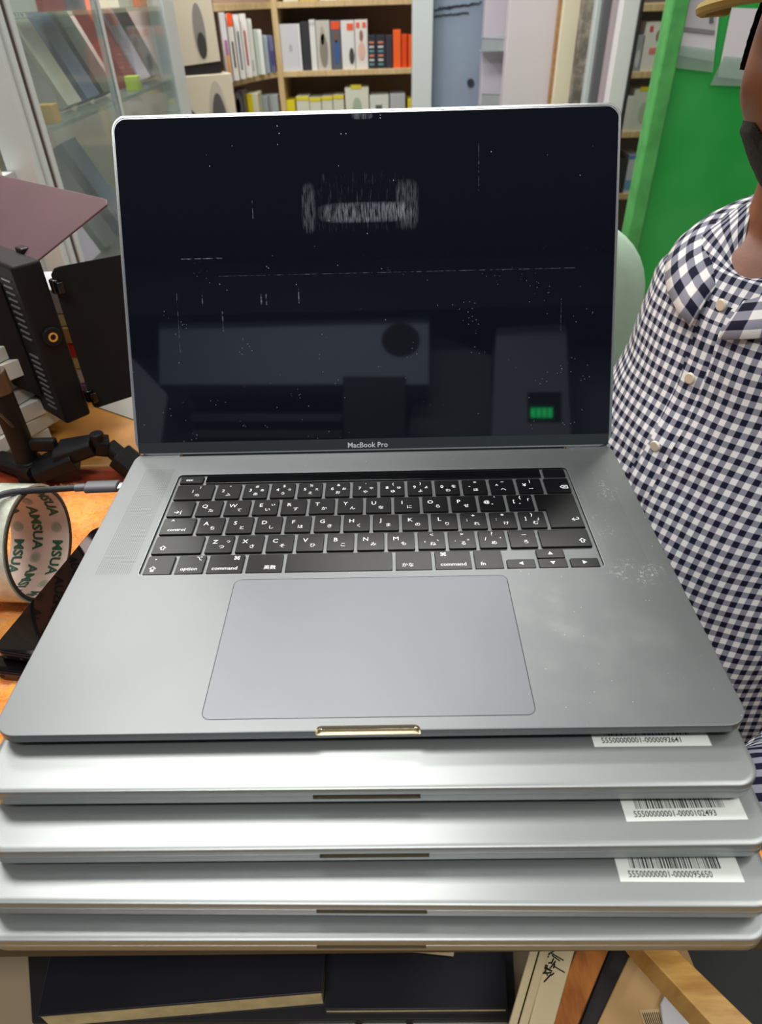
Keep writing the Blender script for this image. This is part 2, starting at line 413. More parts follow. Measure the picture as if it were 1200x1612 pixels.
def sblob(px, py, rx, ry, p0=.2):
    u, v = liduv(px, py)
    dx = t.math('DIVIDE', t.math('SUBTRACT', xyz[0], u), rx); dy = t.math('DIVIDE', t.math('SUBTRACT', xyz[1], v), ry)
    d = t.math('ADD', t.math('POWER', t.math('ABSOLUTE', dx), 4), t.math('POWER', t.math('ABSOLUTE', dy), 4)); return t.math('SUBTRACT', 1.0, t.step(d, p0, 1.0))
streak = t.step(t.noise(60, 5, c, .65, (14, 1.6, 1)), .36, .66)
sm = t.math('MULTIPLY', sblob(576, 334, .036, .0075, .0), streak)
sm = t.math('ADD', sm, t.math('MULTIPLY', sblob(486, 328, .0055, .018, .0), t.math('MULTIPLY', streak, .5)))
sm = t.math('ADD', sm, t.math('MULTIPLY', sblob(565, 318, .044, .022, .0), t.math('MULTIPLY', t.step(t.noise(40, 5, c, .7, (16, 1.2, 1)), .52, .8), .5)))
sm = t.math('ADD', sm, t.math('MULTIPLY', sblob(641, 322, .009, .018, .0), t.math('MULTIPLY', streak, .5)))
sm = t.math('ADD', sm, t.math('MULTIPLY', sblob(570, 181, .008, .003), t.math('MULTIPLY', streak, .5)))
def vd(scale, thr, nscale, nthr):
    v = t.new('ShaderNodeTexVoronoi'); v.inputs['Scale'].default_value = scale; t.link(c, v.inputs['Vector'])
    return t.math('MULTIPLY', t.math('LESS_THAN', v.outputs['Distance'], thr), t.math('GREATER_THAN', t.noise(nscale, 2, c), nthr))
low = t.math('SUBTRACT', 1.0, t.step(xyz[1], .10, .15))
sp = t.math('ADD', vd(260, .10, 60, .64), t.math('MULTIPLY', vd(420, .12, 45, .60), low))
# print marks of keys: short rows and thin lines
def hline(px0, px1, py, wv, k):
    u0, v0 = liduv(px0, py); u1, _ = liduv(px1, py)
    a = t.math('LESS_THAN', t.math('ABSOLUTE', t.math('SUBTRACT', xyz[0], (u0 + u1) / 2)), abs(u1 - u0) / 2)
    b_ = t.math('LESS_THAN', t.math('ABSOLUTE', t.math('SUBTRACT', xyz[1], v0)), wv)
    return t.math('MULTIPLY', t.math('MULTIPLY', a, b_), t.math('MULTIPLY', t.noise(300, 3, c), k))
def vline(px, py0, py1, wv, k):
    u0, v0 = liduv(px, py0); _, v1 = liduv(px, py1)
    a = t.math('LESS_THAN', t.math('ABSOLUTE', t.math('SUBTRACT', xyz[1], (v0 + v1) / 2)), abs(v1 - v0) / 2)
    b_ = t.math('LESS_THAN', t.math('ABSOLUTE', t.math('SUBTRACT', xyz[0], u0)), wv)
    return t.math('MULTIPLY', t.math('MULTIPLY', a, b_), t.math('MULTIPLY', t.noise(500, 3, c), k))
ln = hline(345, 905, 435, .00022, .55)
for a_ in (hline(285, 350, 408, .0004, .9), vline(397, 315, 345, .0003, .8), vline(278, 462, 575, .0002, .6), vline(318, 460, 483, .0004, .9), vline(411, 463, 480, .0005, 1.2), vline(419, 463, 480, .0004, 1.1), vline(470, 455, 478, .0004, 1), vline(350, 490, 522, .0004, .8), vline(754, 225, 300, .0002, .6), vline(884, 470, 520, .0002, .7)):
    ln = t.math('ADD', ln, a_)
mk = t.math('MINIMUM', t.math('ADD', t.math('ADD', t.math('MULTIPLY', sm, .30), t.math('MULTIPLY', sp, .45)), t.math('MULTIPLY', t.math('MULTIPLY', ln, .6), t.step(t.noise(240, 4, c, .7), .42, .62))), 1.0)
t.link(t.mix(mk, srgb(15, 18, 27), srgb(190, 195, 205)), t.b.inputs['Base Color'])  # navy base holds part of the bluish wall reflection as colour
t.link(t.math('MULTIPLY_ADD', mk, .5, .03), t.b.inputs['Roughness'])
t.b.inputs['Specular IOR Level'].default_value = .5
SCREEN = m
MB().stack(prof(-W2 + .0021, W2 - .0019, .0012, LL - .0023, .0086, [(0, -.0006), (0, -.0003), (.0003, -.0001)], 10)).build('screen', SCREEN, lap, M=LM)
b = MB().box(-W2 + .0022, W2 - .0022, .0014, chin, -.0003, .00005)
b.text('MacBook Pro', .0055, T(-.0035, chin * .5 - .0002, .00015), 1)
b.build('bezel_chin', [mat('chin_glass', (40, 46, 46), .3), mat('chin_text', (190, 195, 198), .4)], lap, M=LM, smooth=0)
MB().cyl((-.1440, .2425, -.0036), (.1440, .2425, -.0036), .0034, n=20).build('hinge', mat('hinge_dark', (38, 40, 42), .4, metal=.6), lap)

# ---- closed laptops
PAPERW = mat('label_paper', (226, 232, 226), .6)
INK = mat('label_ink', (22, 22, 24), .6)
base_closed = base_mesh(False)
def closed(idx, notch, rot, ztop, label):
    t_ = thing('laptop', label, 'laptop', (notch[0], notch[1], ztop), math.radians(rot), 'closed laptops in the stack')
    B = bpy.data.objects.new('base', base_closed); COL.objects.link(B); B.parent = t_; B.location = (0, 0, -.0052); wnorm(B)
    LMm = closed.lid
    if LMm is None:
        o = MB().stack(prof(-W2, W2, 0, DEP, .0115, [(.0009, -.0049), (.0001, -.0047), (0, -.0042), (0, -.0016), (.0004, -.0006), (.0012, -.00012), (.0030, 0)], 10)).build('lid', [ALU], t_)
        closed.lid = o.data
    else:
        o = bpy.data.objects.new('lid', LMm); COL.objects.link(o); o.parent = t_; wnorm(o)
    for x in (-.13, .13):
        for y in (.03, .215):
            f = MB().cyl((x, y, -.0165), (x, y, -.0155), .0075, n=20).build('rubber_foot', RUBBER, t_)
    return t_
closed.lid = None
stack_spec = [((-.0008, -.0226), -.25, -.0113, 'closed grey laptop directly under the open one, label ending 92641'),
              ((.0024, -.0414), -.15, -.0278, 'closed grey laptop third from top, label ending 102493'),
              ((.0008, -.0582), -.85, -.0443, 'closed grey laptop second from bottom, label ending 95650'),
              ((.0002, -.0664), -.50, -.0608, 'closed grey laptop at the bottom of the stack with no label showing')]
laps = [closed(i, *s) for i, s in enumerate(stack_spec)]
def sticker(parent, c0, c1, dep, number, seed):
    """c0,c1 = front-left and front-right corners (world) on the lid"""
    zt = parent.location.z + .00004
    u = Vector((c1[0] - c0[0], c1[1] - c0[1], 0)); L = u.length; u.normalize(); v = Vector((-u.y, u.x, 0))
    M = Matrix(((u.x, v.x, 0, c0[0]), (u.y, v.y, 0, c0[1]), (0, 0, 1, zt), (0, 0, 0, 1)))
    b = MB().box(0, L, 0, dep, -.00003, .00010)
    vs_, _f = text_mesh(number, 'CENTER', .012); wn = max(v[0] for v in vs_) - min(v[0] for v in vs_)
    b.text(number, .0041, T(L * .42, .0032, .00014) @ Matrix.Diagonal((.0375 / (wn * .0041), 1, 1, 1)), 1)
    r = random.Random(seed); x = .006
    while x < L - .0085:
        wd = r.choice((.00025, .00025, .0005, .0008)); b.box(x, x + wd, .0058, .0128, .0001, .00013, 1); x += wd + r.choice((.00025, .0004, .0006))
    o = b.build('barcode_label', [PAPERW, INK], None, smooth=0)
    o.matrix_world = M; o.parent = parent
    bpy.context.view_layer.update(); o.matrix_parent_inverse = parent.matrix_world.inverted()
sticker(laps[0], (.1068, -.0030), (.1618, -.0032), .0165, '55500000001-0000092641', 1)
sticker(laps[1], (.1172, -.0306), (.1722, -.0303), .0165, '55500000001-0000102493', 2)
sticker(laps[2], (.1123, -.0495), (.1672, -.0503), .0165, '55500000001-0000095650', 3)

# ================================================================== TABLE, TOWEL
ZT = -.0773
towel_m = bpy.data.materials.new('orange_plush'); t = NT(towel_m); c = t.coord()
n1 = t.noise(26, 5, c, .65); n2 = t.noise(160, 4, c, .7)
colr = t.mix(t.step(n1, .35, .65), srgb(232, 122, 20), srgb(255, 172, 66))
colr = t.mix(t.math('MULTIPLY', t.step(n2, .45, .8), .45), colr, srgb(255, 205, 130))
colr = t.mix(t.math('MULTIPLY', t.math('SUBTRACT', 1.0, t.step(t.noise(9, 3, c), .28, .42)), .65), colr, srgb(170, 66, 10))
t.link(colr, t.b.inputs['Base Color']); t.b.inputs['Roughness'].default_value = .95; t.b.inputs['Sheen Weight'].default_value = .5
t.bump(t.math('ADD', n2, t.noise(500, 3, c)), .9, .002)
tb = thing('table', 'wooden counter table under the orange towel and laptop stack', 'table', (0, .12, ZF))
def tpart(b, name, m, **k):
    o = b.build(name, m, None, **k); o.parent = tb; o.matrix_parent_inverse = Matrix.Translation((0, -.12, -ZF)); return o
wood_dk = mat('dark_table_edge', (34, 32, 34), .5)
def wood(name, c1, c2, rough=.4, st=(1, 14, 14)):
    if name in MATS: return MATS[name]
    m = bpy.data.materials.new(name); t = NT(m); c = t.coord()
    n = t.noise(9, 6, c, .6, st); t.link(t.mix(t.step(n, .3, .7), srgb(*c1), srgb(*c2)), t.b.inputs['Base Color'])
    t.b.inputs['Roughness'].default_value = rough; MATS[name] = m; return m
RED = wood('red_brown_edge', (110, 36, 20), (150, 62, 32))
tpart(MB().box(-.75, .205, -.056, .318, ZT - .030, ZT - .004), 'tabletop', wood_dk, bevel=.002)
tpart(MB().box(-.75, .205, .318, .345, ZT - .030, ZT - .001), 'edge_moulding', RED, bevel=.003)
for x in (-.72, .17):
    for y in (-.03, .30):
        if x > 0 and y < 0: y = .20
        tpart(MB().box(x - .02, x + .02, y - .02, y + .02, ZF, ZT - .03), 'leg', wood_dk, bevel=.002)
# towel with plush displacement
b = MB(); nx, ny = 230, 150; x0, x1, y0, y1 = -.60, .198, -.0555, .312
def tz(x, y):
    under = (abs(x) < .183 and -.07 < y < .19)
    h = .0030 * noise.noise(Vector((x * 60, y * 60, 0))) + .0018 * noise.noise(Vector((x * 190, y * 190, 3)))
    return ZT - (.0012 if under else 0) + (0 if under else h + .0005)
for j in range(ny + 1):
    for i in range(nx + 1):
        x = x0 + (x1 - x0) * i / nx; y = y0 + (y1 - y0) * j / ny
        if j in (0, ny): y += .0022 * noise.noise(Vector((x * 140, j, 0)))
        b.v.append(Vector((x, y, tz(x, y) - (.004 if j in (0, ny) else 0))))
for j in range(ny):
    for i in range(nx):
        a = j * (nx + 1) + i; b.f.append((a, a + 1, a + nx + 2, a + nx + 1)); b.m.append(0)
towel = b.build('towel', [towel_m], rec=False, smooth=180)
tag(towel, 'bright orange plush towel spread under the laptop stack', 'towel')
# plush fibres at the towel's near edge and left field
b = MB()
r = random.Random(3)
for k in range(5200):
    if k < 1500: x = r.uniform(-.26, -.02) ** 1; y = -.0555 + r.uniform(-.001, .002); z = ZT - .001; d = Vector((r.uniform(-.4, .4), -r.uniform(.2, 1), -r.uniform(.1, 1.0)))
    elif k < 2300: x = r.uniform(-.42, -.12); y = .311 + r.uniform(-.001, .002); z = ZT + .0005; d = Vector((r.uniform(-.5, .5), r.uniform(0, 1), r.uniform(.1, .6)))
    else:
        x = r.uniform(-.42, -.183); y = r.uniform(-.06, .31); z = tz(x, y) - .0005; d = Vector((r.uniform(-.8, .8), r.uniform(-.8, .8), r.uniform(.3, 1)))
    if noise.noise(Vector((x * 45, y * 45, 9))) < (-.1 if k >= 1500 else .02): continue
    d = d.normalized() * r.uniform(.002, .0045); s_ = Vector((r.uniform(-1, 1), r.uniform(-1, 1), 0)).normalized() * .00035; p = Vector((x, y, z))
    b.add([p - s_, p + s_, p + d], [(0, 1, 2)])
o = b.build('plush_pile', [towel_m], towel, rec=False, smooth=0); o['kind'] = 'stuff'
TOWEL = towel

# ================================================================== PHONES under the left edge
def phone(name, label, cbl, ctl, wd, th, zb, extra_hole=True, frame=(30, 32, 48)):
    a = P(*cbl, z=zb + th); c_ = P(*ctl, z=zb + th)
    v = (c_ - a); L = v.length; v.normalize(); u = Vector((v.y, -v.x, 0))
    t_ = thing(name, label, 'phone', (a.x, a.y, zb)); 
    M = Matrix(((u.x, v.x, 0, 0), (u.y, v.y, 0, 0), (0, 0, 1, 0), (0, 0, 0, 1)))
    fm = mat('phone_frame_%d' % frame[0], frame, .25, metal=.7)
    body = MB().stack(prof(0, wd, 0, L, .010, [(.0012, 0), (.0002, .0010), (0, .002), (0, th - .002), (.0002, th - .0012), (.0010, th - .0004)], 8)).build('body', fm, t_, M=M)
    MB().stack(prof(.0008, wd - .0008, .0008, L - .0008, .0092, [(0, th - .0010), (.0001, th - .0003), (.0008, th)], 8)).build('screen', mat('phone_glass', (12, 10, 12), .06, spec=.6), t_, M=M)
    for hx, hr in ((.010, .0016), (.022, .0010), (.032, .0010)):
        MB().cyl((hx, -.0002, th * .5), (hx, .002, th * .5), hr, n=14).build('port_hole', mat('gap_black'), t_, M=M)
    return t_
z1 = ZT + .0065
phone('phone', 'lower black phone with orange-lit edge, underneath the other phone on the towel', (-22, 1056), (120, 872), .062, .0080, ZT + .0005, frame=(52, 44, 50))
phone('phone', 'upper black phone with dark glass screen lying against the laptop stack', (-17, 1024), (149, 826), .063, .0080, ZT + .0100)

# ================================================================== USB cable
cab = thing('charging_cable', 'grey charging cable with moulded plug in the left side of the open laptop', 'cable', tuple(P(187, 765, z=-.004)))
CABM = mat('cable_grey', (52, 54, 58), .45)
q = P(187, 766, z=-.004); q1 = P(136, 768, z=-.0045); q2 = P(118, 769, z=-.0045)
Mi = Matrix.Translation(-q)
d = (q1 - q).normalized()
n_ = MB(); up = Vector((0, 0, 1)); sd = d.cross(up).normalized()
def capsule(p0, p1, hw, hh, n=20):
    return [[c + sd * hw * math.copysign(abs(math.cos(a)) ** .7, math.cos(a)) + up * hh * math.copysign(abs(math.sin(a)) ** .8, math.sin(a)) for a in [2 * math.pi * i / n for i in range(n)]] for c in (p0, p1)]
dd = q1 - q
n_.stack(capsule(q + Vector((.004, 0, 0)), q, .0042, .0013) )
n_.build('plug_tip', mat('plug_steel', (170, 172, 175), .3, metal=.9), cab, M=Mi)
n_ = MB(); n_.stack(capsule(q + Vector((-.0002, 0, 0)), q1, .0056, .0031)); n_.stack([x for x in capsule(q1, q2, .0030, .0024)])
n_.build('plug_housing', mat('plug_grey', (84, 86, 92), .4), cab, M=Mi, bevel=.0006)
pts = [q2, P(80, 771.5, z=.001), P(30, 775, z=.010), P(0, 781, z=.0135), P(-40, 800, z=.014), P(-130, 850, z=-.03), P(-260, 900, z=ZT + .004)]
MB().tube(pts, .0023, 12, res=8).build('cable_cord', CABM, cab, M=Mi)

# ================================================================== TAPE ROLL
TC = Vector((-.2385, .1806, ZT + .0437)); TR, TI, TW = .0428, .0388, .048
ay = math.radians(-4)
tape = thing('tape_roll', 'wide roll of clear packing tape standing on edge on the orange towel', 'tape', tuple(TC), ay)
def ring(r0, r1, xa, xb, n=72, bev=.0006):
    rg = []
    for (r_, x) in ((r0, xa), (r0, xb), (r1, xb), (r1, xa)):
        rg.append([Vector((x, r_ * math.sin(2 * math.pi * i / n), r_ * math.cos(2 * math.pi * i / n))) for i in range(n)])
    b = MB(); b.stack(rg + [rg[0]], cap0=False, cap1=False); return b
m = bpy.data.materials.new('tape_winding'); t = NT(m); c = t.coord()
t.link(t.mix(t.step(t.noise(90, 5, c, .7), .35, .7), srgb(196, 205, 186), srgb(232, 236, 222)), t.b.inputs['Base Color'])
t.b.inputs['Roughness'].default_value = .15; t.b.inputs['Transmission Weight'].default_value = .25; t.b.inputs['Coat Weight'].default_value = .6
t.bump(t.noise(60, 4, c), .35, .001)
ring(TI + .0012, TR, -TW, -.0006).build('tape_winding', m, tape)
ring(TI + .0002, TI + .0024, -TW + .0003, .0003).build('core_edge', mat('core_brown', (62, 50, 36), .7), tape)
b = ring(TI - .0004, TI + .0003, -TW + .0006, -.0006)
def ctext(body, size, ang0, xpos, flip=1, ringdot=False):
    vs, fs = text_mesh(body, 'CENTER', .035)
    rr = TI - .0007; out = []
    for v in vs:
        s = v[0] * size; h = v[1] * size
        a = ang0 - s / rr * flip
        out.append(Vector((xpos + h * flip, rr * math.cos(a), rr * math.sin(a))))
    b.add(out, fs, 1)
for q_, (xp, word) in enumerate(((-.010, 'MSUA'), (-.026, 'AMSUA'), (-.041, 'MSUA'))):
    for k in range(5): ctext(word, .0108, math.radians(14 + q_ * 36 + k * 72), xp, 1)
for (a, xp) in [(50 + q_ * 36 + k * 72, (-.010, -.026, -.041)[q_]) for q_ in range(3) for k in range(5)]:
    rr = TI - .0007; n = 18
    for r0, r1 in ((0, .0030), (.0037, .0041)):
        vs = []; fs = []
        for i in range(n):
            for r_ in (r0, r1):
                q_ = 2 * math.pi * i / n; aa = math.radians(a) + r_ * math.cos(q_) / rr
                vs.append(Vector((xp + r_ * math.sin(q_), rr * math.cos(aa), rr * math.sin(aa))))
        for i in range(n): fs.append((2 * i, 2 * i + 1, (2 * i + 3) % (2 * n), (2 * i + 2) % (2 * n)))
        b.add(vs, fs, 2)
core = b.build('printed_core', [mat('core_paper', (212, 190, 176), .75), mat('core_print_green', (38, 84, 62), .7), mat('core_print_pale', (150, 158, 140), .7)], tape, rec=False)
ring(TR - .0003, TR + .0004, -TW - .0008, -TW + .004).build('yellow_rim', mat('neon_yellow', (205, 225, 60), .4), tape)

# ================================================================== BROWN COUNTER BEHIND, PAPER, WHITE BOXES
zb = ZT - .002
bc = MB().box(-.75, .16, .347, .70, zb - .30, zb).build('storage_box', [wood('brown_board', (158, 104, 36), (188, 132, 54), .45, (2, 1, 2))], None, bevel=.004)
tag(bc, 'brown wooden box behind the table with the black stand feet on it', 'box')
pp = [P(148, 640, z=zb), P(215, 663, z=zb), P(232, 622, z=zb), P(170, 600, z=zb), P(135, 610, z=zb)]
tag(MB().prism(pp, (0, 0, .0012)).build('paper_sheet', mat('grey_paper', (150, 146, 138), .7), None), 'grey-white folded sheet of paper on the brown box', 'paper')
wm = mat('white_carton', (205, 206, 196), .6, var=.05, vscale=20)
zz = zb
for i in range(9):
    h = .0135 + .002 * (i % 3)
    a = P(-10, 745, z=zb)
    cx = -.400 + .004 * ((i * 7) % 4 - 1.5); cy = .402 + .004 * ((i * 5) % 3)
    b = MB().box(-.060, .060, -.045, .045, 0, h - .0008)
    b.box(-.060, .060, -.0465, -.045, h * .45, h * .55, 0)
    o = b.build('carton', [wm], None, bevel=.0012, M=T(cx, cy, zz) @ Matrix.Rotation(math.radians(-30 + 4 * ((i * 3) % 5 - 2)), 4, 'Z'))
    tag(o, 'flat white carton in the pile behind the black lamp stand, ' + ['lowest one', 'second from the bottom', 'third from the bottom', 'fourth from the bottom', 'middle one', 'fourth from the top', 'third from the top', 'second from the top', 'topmost one'][i], 'box', 'white cartons piled behind the lamp stand')
    zz += h

zz = zb; c_ = P(122, 628, z=zb)
for i, (h, col, lab) in enumerate(((.016, (132, 100, 150), 'violet'), (.018, (206, 200, 196), 'dull white'), (.014, (214, 196, 140), 'cream'), (.016, (214, 52, 40), 'bright red'), (.018, (206, 172, 116), 'tan'), (.014, (220, 208, 150), 'pale yellow'), (.026, (196, 198, 204), 'silver-white'))):
    o = MB().box(-.040, .040, -.03, .03, 0, h - .0008).build('carton', mat('carton_%d_%d_%d' % col, col, .5), None, bevel=.001, M=T(c_.x - .012, c_.y + .035, zz) @ Matrix.Rotation(math.radians((i * 7) % 9 - 4), 4, 'Z'))
    tag(o, lab + ' carton in the stack behind the black lamp door', 'box', 'coloured cartons behind the lamp'); zz += h
# ================================================================== LED PANEL LIGHT WITH BARN DOORS
LB = P(106, 669, y=.372)
lu = Vector((.76, -.65, 0)).normalized(); lnn = Vector((.65, .76, 0)).normalized()
LMx = Matrix(((lu.x, lnn.x, 0, LB.x), (lu.y, lnn.y, 0, LB.y), (0, 0, 1, LB.z), (0, 0, 0, 1)))
led = thing('led_panel_light', 'black panel light with vented back and fold-out barn doors beside the laptop', 'lamp', tuple(LB)); led.matrix_world = LMx
LBK = mat('led_plastic', (27, 27, 29), .55, spec=.14)
def z_for(p, py):
    lo, hi = -.2, .6
    for _ in range(50):
        mid = (lo + hi) / 2; v = RM.transposed() @ (Vector((p.x, p.y, mid)) - CAM); y_ = 806 - FPX * v.y / -v.z
        if y_ > py: lo = mid
        else: hi = mid
    return lo
H_ = z_for(LB, 421) - LB.z
body = MB().stack([[Vector((x, y, z)) for x, z in r_] for y, r_ in ((-.000, [(-.232, .004), (-.004, .004), (-.004, H_ - .004), (-.232, H_ - .004)]), (.0, [(-.236, 0), (0, 0), (0, H_), (-.236, H_)]), (.026, [(-.236, 0), (0, 0), (0, H_), (-.236, H_)]))]).build('body', LBK, led, bevel=.003, seg=3)
body.matrix_parent_inverse = Matrix.Identity(4)
b = MB().stack([[Vector((x, y, z)) for x, z in r_] for y, r_ in ((0, [(-.205, .018), (-.031, .018), (-.031, H_ - .018), (-.205, H_ - .018)]), (-.016, [(-.19, .032), (-.046, .032), (-.046, H_ - .032), (-.19, H_ - .032)]))])
b.build('rear_housing', LBK, led, bevel=.003, seg=3)
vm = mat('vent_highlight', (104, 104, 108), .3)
b = MB()
for i in range(22):
    z = .014 + i * (H_ - .028) / 21
    if 10 <= i <= 11: continue
    b.box(-.026, -.010, -.0012, .0004, z - .0008, z + .0008, 0, Matrix.Rotation(0, 4, 'Y'))
b.build('vent_ribs', vm, led, smooth=0, bevel=.0003); b = MB()
for i in range(16):
    z = .040 + i * (H_ - .08) / 15
    b.box(-.085, -.055, -.0172, -.0155, z - .0009, z + .0009); b.box(-.15, -.10, -.0172, -.0155, z - .0009, z + .0009)
b.build('housing_ribs', vm, led, smooth=0, bevel=.0003)
b = MB()
for i in range(20): b.box(-.20 + i * .008, -.197 + i * .008, -.0002 - .0008, .0004, .003, .014)
b.build('vent_slots', mat('vent_dark', (5, 5, 6), .6), led, smooth=0)
# brass thread on side
b = MB().cyl((-.0002, .013, .085), (.0035, .013, .085), .0085, n=24); b.build('thread_mount', LBK, led, bevel=.0006)
b = MB(); n = 24
rg = [[Vector((x, .013 + r_ * math.cos(2 * math.pi * i / n), .085 + r_ * math.sin(2 * math.pi * i / n))) for i in range(n)] for x, r_ in ((.0035, .0042), (.0042, .0042), (.0042, .0026), (-.004, .0024))]
b.stack(rg, cap0=False); b.build('brass_insert', mat('brass', (238, 206, 116), .35, metal=.8), led)
def flap(name, pts, off, m_, hinge_pts):
    f = MB().prism(pts, off).build(name, m_, led, bevel=.0006, smooth=30)
    for hp in hinge_pts:
        h = MB().cyl(Vector(hp) - Vector((0, 0, .006)), Vector(hp) + Vector((0, 0, .006)), .0045, n=16); h.box(hp[0] - .004, hp[0] + .010, hp[1] - .003, hp[1] + .003, hp[2] - .005, hp[2] + .005)
        ho = h.build('hinge_knob', mat('glossy_black', (10, 10, 11), .15), f, bevel=.001)
    return f
def loc(v): return LMx.inverted() @ Vector(v)
# right door: plane through the front right edge heading (.80,.60)
FR = LMx @ Vector((.004, .030, 0)); dr = Vector((.86, .51, 0)).normalized()
nrm = dr.cross(Vector((0, 0, 1)))
def onpl(px, py):
    d = ray(px, py); t = (FR - CAM).dot(nrm) / d.dot(nrm); return loc(CAM + d * t)
dp = [onpl(80, 432), onpl(85, 422), onpl(94, 419), onpl(235, 392), onpl(262, 606), onpl(154, 641), onpl(148, 640), onpl(143, 632)]
flap('side_barn_door', dp, loc(FR + nrm * .0016) - loc(FR), mat('barn_black', (33, 33, 34), .75, spec=.08, var=.08, vscale=20), [onpl(88, 450), onpl(141, 622)])
# top door
FT = LMx @ Vector((0, .026, H_))
upv = (lnn * .80 + Vector((0, 0, .60))).normalized(); tn = lu.cross(upv).normalized()
def onpt(px, py):
    d = ray(px, py); t = (FT - CAM).dot(tn) / d.dot(tn); return loc(CAM + d * t)
tpnt = [onpt(-60, 372), onpt(0, 397), onpt(52, 413), onpt(60, 409), onpt(168, 322), onpt(168, 314), onpt(160, 311), onpt(0, 275), onpt(-60, 262)]
tf = flap('top_barn_door', tpnt, loc(FT + tn * -.0016) - loc(FT), mat('barn_purple', (88, 64, 70), .5, var=.06, vscale=14), [])
q = onpt(36, 394); b = MB().box(-.006, .006, -.004, .004, -.003, .003, 0, T(*q)); b.build('hinge_knob', mat('glossy_black'), tf, bevel=.001)
# ---- stand
sp0 = P(56, 752, z=zb); 
st = thing('light_stand', 'black folding tripod stand carrying the panel light, its leg sprawled on the brown box', 'stand', (sp0.x, sp0.y, zb))
Ms = Matrix.Translation((-sp0.x, -sp0.y, -zb))
SBK = mat('stand_black', (18, 18, 20), .5, spec=.16)
top = Vector((sp0.x, sp0.y, z_for(sp0, 618) + .046))
MB().cyl((sp0.x, sp0.y, zb + .004), top - Vector((0, 0, .045)), .0100, n=20).build('pole', SBK, st, M=Ms)
MB().cyl(top - Vector((0, 0, .046)), top - Vector((0, 0, .026)), .0108, n=20).build('collar', mat('stand_bronze', (92, 74, 64), .4, metal=.5), st, M=Ms, bevel=.001)
MB().cyl(top - Vector((0, 0, .026)), top + Vector((0, 0, .012)), .007, n=20).build('mount_head', SBK, st, M=Ms, bevel=.001)
MB().tube([P(-25, 630, y=.30), P(8, 660, y=.31), P(20, 672, y=.32)], .0012).build('power_wire', CABM, st, M=Ms)
def legarm(pts, name):
    b = MB()
    for (p0, p1, w0, w1, h0, h1) in pts:
        p0 = Vector(p0); p1 = Vector(p1); d = (p1 - p0).normalized(); s_ = d.cross(Vector((0, 0, 1))).normalized(); u_ = s_.cross(d)
        b.stack([[p + s_ * a * w + u_ * c * h for a, c in ((-1, -.6), (-.6, -1), (.6, -1), (1, -.6), (1, .6), (.6, 1), (-.6, 1), (-1, .6))] for p, w, h in ((p0, w0, h0), (p1, w1, h1))])
    return b.build(name, SBK, st, M=Ms, bevel=.0008)
zc = zb + .014
A = P(58, 742, z=zc); B = P(118, 716, z=zc + .010); Cc = P(150, 700, z=zc + .020); D = P(170, 702, z=zc + .016); E_ = P(214, 738, z=zc - .004)
legarm([(A, B, .015, .018, .008, .010), (B + Vector((-.012, 0, .002)), Cc, .017, .010, .009, .008)], 'leg')
legarm([(Cc, D, .009, .009, .009, .009), (D, E_, .007, .007, .007, .007), (D + (E_ - D) * .40, E_, .012, .012, .010, .010)], 'leg')
MB().cyl(B + Vector((0, 0, .004)), B + Vector((0, 0, .012)), .008, .006, n=18).build('lock_knob', SBK, st, M=Ms, bevel=.001)
MB().cyl(Cc + Vector((.004, 0, .0)), Cc + Vector((.004, 0, .012)), .007, .006, n=18).build('lock_knob', SBK, st, M=Ms, bevel=.001)
legarm([(A, A + Vector((-.09, .05, -.006)), .010, .008, .007, .006)], 'leg')
for o_ in [top]: pass
b = MB().cyl((sp0.x, sp0.y, zb), (sp0.x, sp0.y, zb + .022), .015, .012, n=20); b.build('leg_hub', SBK, st, M=Ms, bevel=.002)
b = MB().box(-.016, .016, -.004, .004, -.006, .006, 0, T(*(P(62, 700, y=sp0.y)))); b.build('pole_clip', SBK, st, M=Ms, bevel=.002)

# ================================================================== GLASS CABINET ON THE LEFT
CX = -.45
def Y_at(px, py): return P(px, py, x=CX).y
cab_t = thing('display_cabinet', 'glass display cabinet with white metal frame and phone boxes on its shelves', 'cabinet', (CX, 1.2, ZF))
Mc = Matrix.Translation((-CX, -1.2, -ZF))
FRM = mat('white_metal_frame', (214, 222, 224), .35, metal=.15)
FDK = mat('brown_seal', (70, 54, 50), .6)
GL = glass('cabinet_glass', (248, 251, 250), .03, .07)
ya = Y_at(50, 250); yb = Y_at(69, 250); yc_ = Y_at(76, 250); yd = Y_at(83, 250)
ytop = .80
b = MB()
for i in range(3):
    f0 = ya - .006 + (yb - ya + .006) * i / 3; f1 = ya - .006 + (yb - ya + .006) * (i + 1) / 3
    b.box(CX - .035, CX + (.004 if i != 1 else .0), f0, f1 - .001, ZF, ytop)
b.box(CX - .035, CX + .004, yc_ + .000, yd, ZF, ytop)
b.build('frame_post', FRM, cab_t, M=Mc, bevel=.001)
MB().box(CX - .030, CX + .001, yb - .0015, yc_ + .0005, ZF, ytop).build('seal_strip', FDK, cab_t, M=Mc)
y2 = Y_at(193, 170); y3 = Y_at(283, 150); y3b = Y_at(290, 150)
b = MB().box(CX - .012, CX, y2 - .010, y2 + .004, ZF, ytop); b.build('frame_post', FRM, cab_t, M=Mc, bevel=.001)
MB().box(CX - .03, CX + .004, y3 - .02, y3b + .03, ZF, ytop).build('frame_post', FRM, cab_t, M=Mc, bevel=.001)
MB().box(CX - .003, CX, yd, y2 - .01, ZF + .05, ytop).build('glass_door', GL, cab_t, M=Mc)
MB().box(CX - .003, CX, y2 + .004, y3 - .02, ZF + .05, ytop).build('glass_door', GL, cab_t, M=Mc)
pink = mat('cabinet_back_pink', (196, 168, 160), .5, var=.1, vscale=5)
MB().box(-.80, -.79, ya, y3b + .03, ZF, ytop).build('back_panel', pink, cab_t, M=Mc)
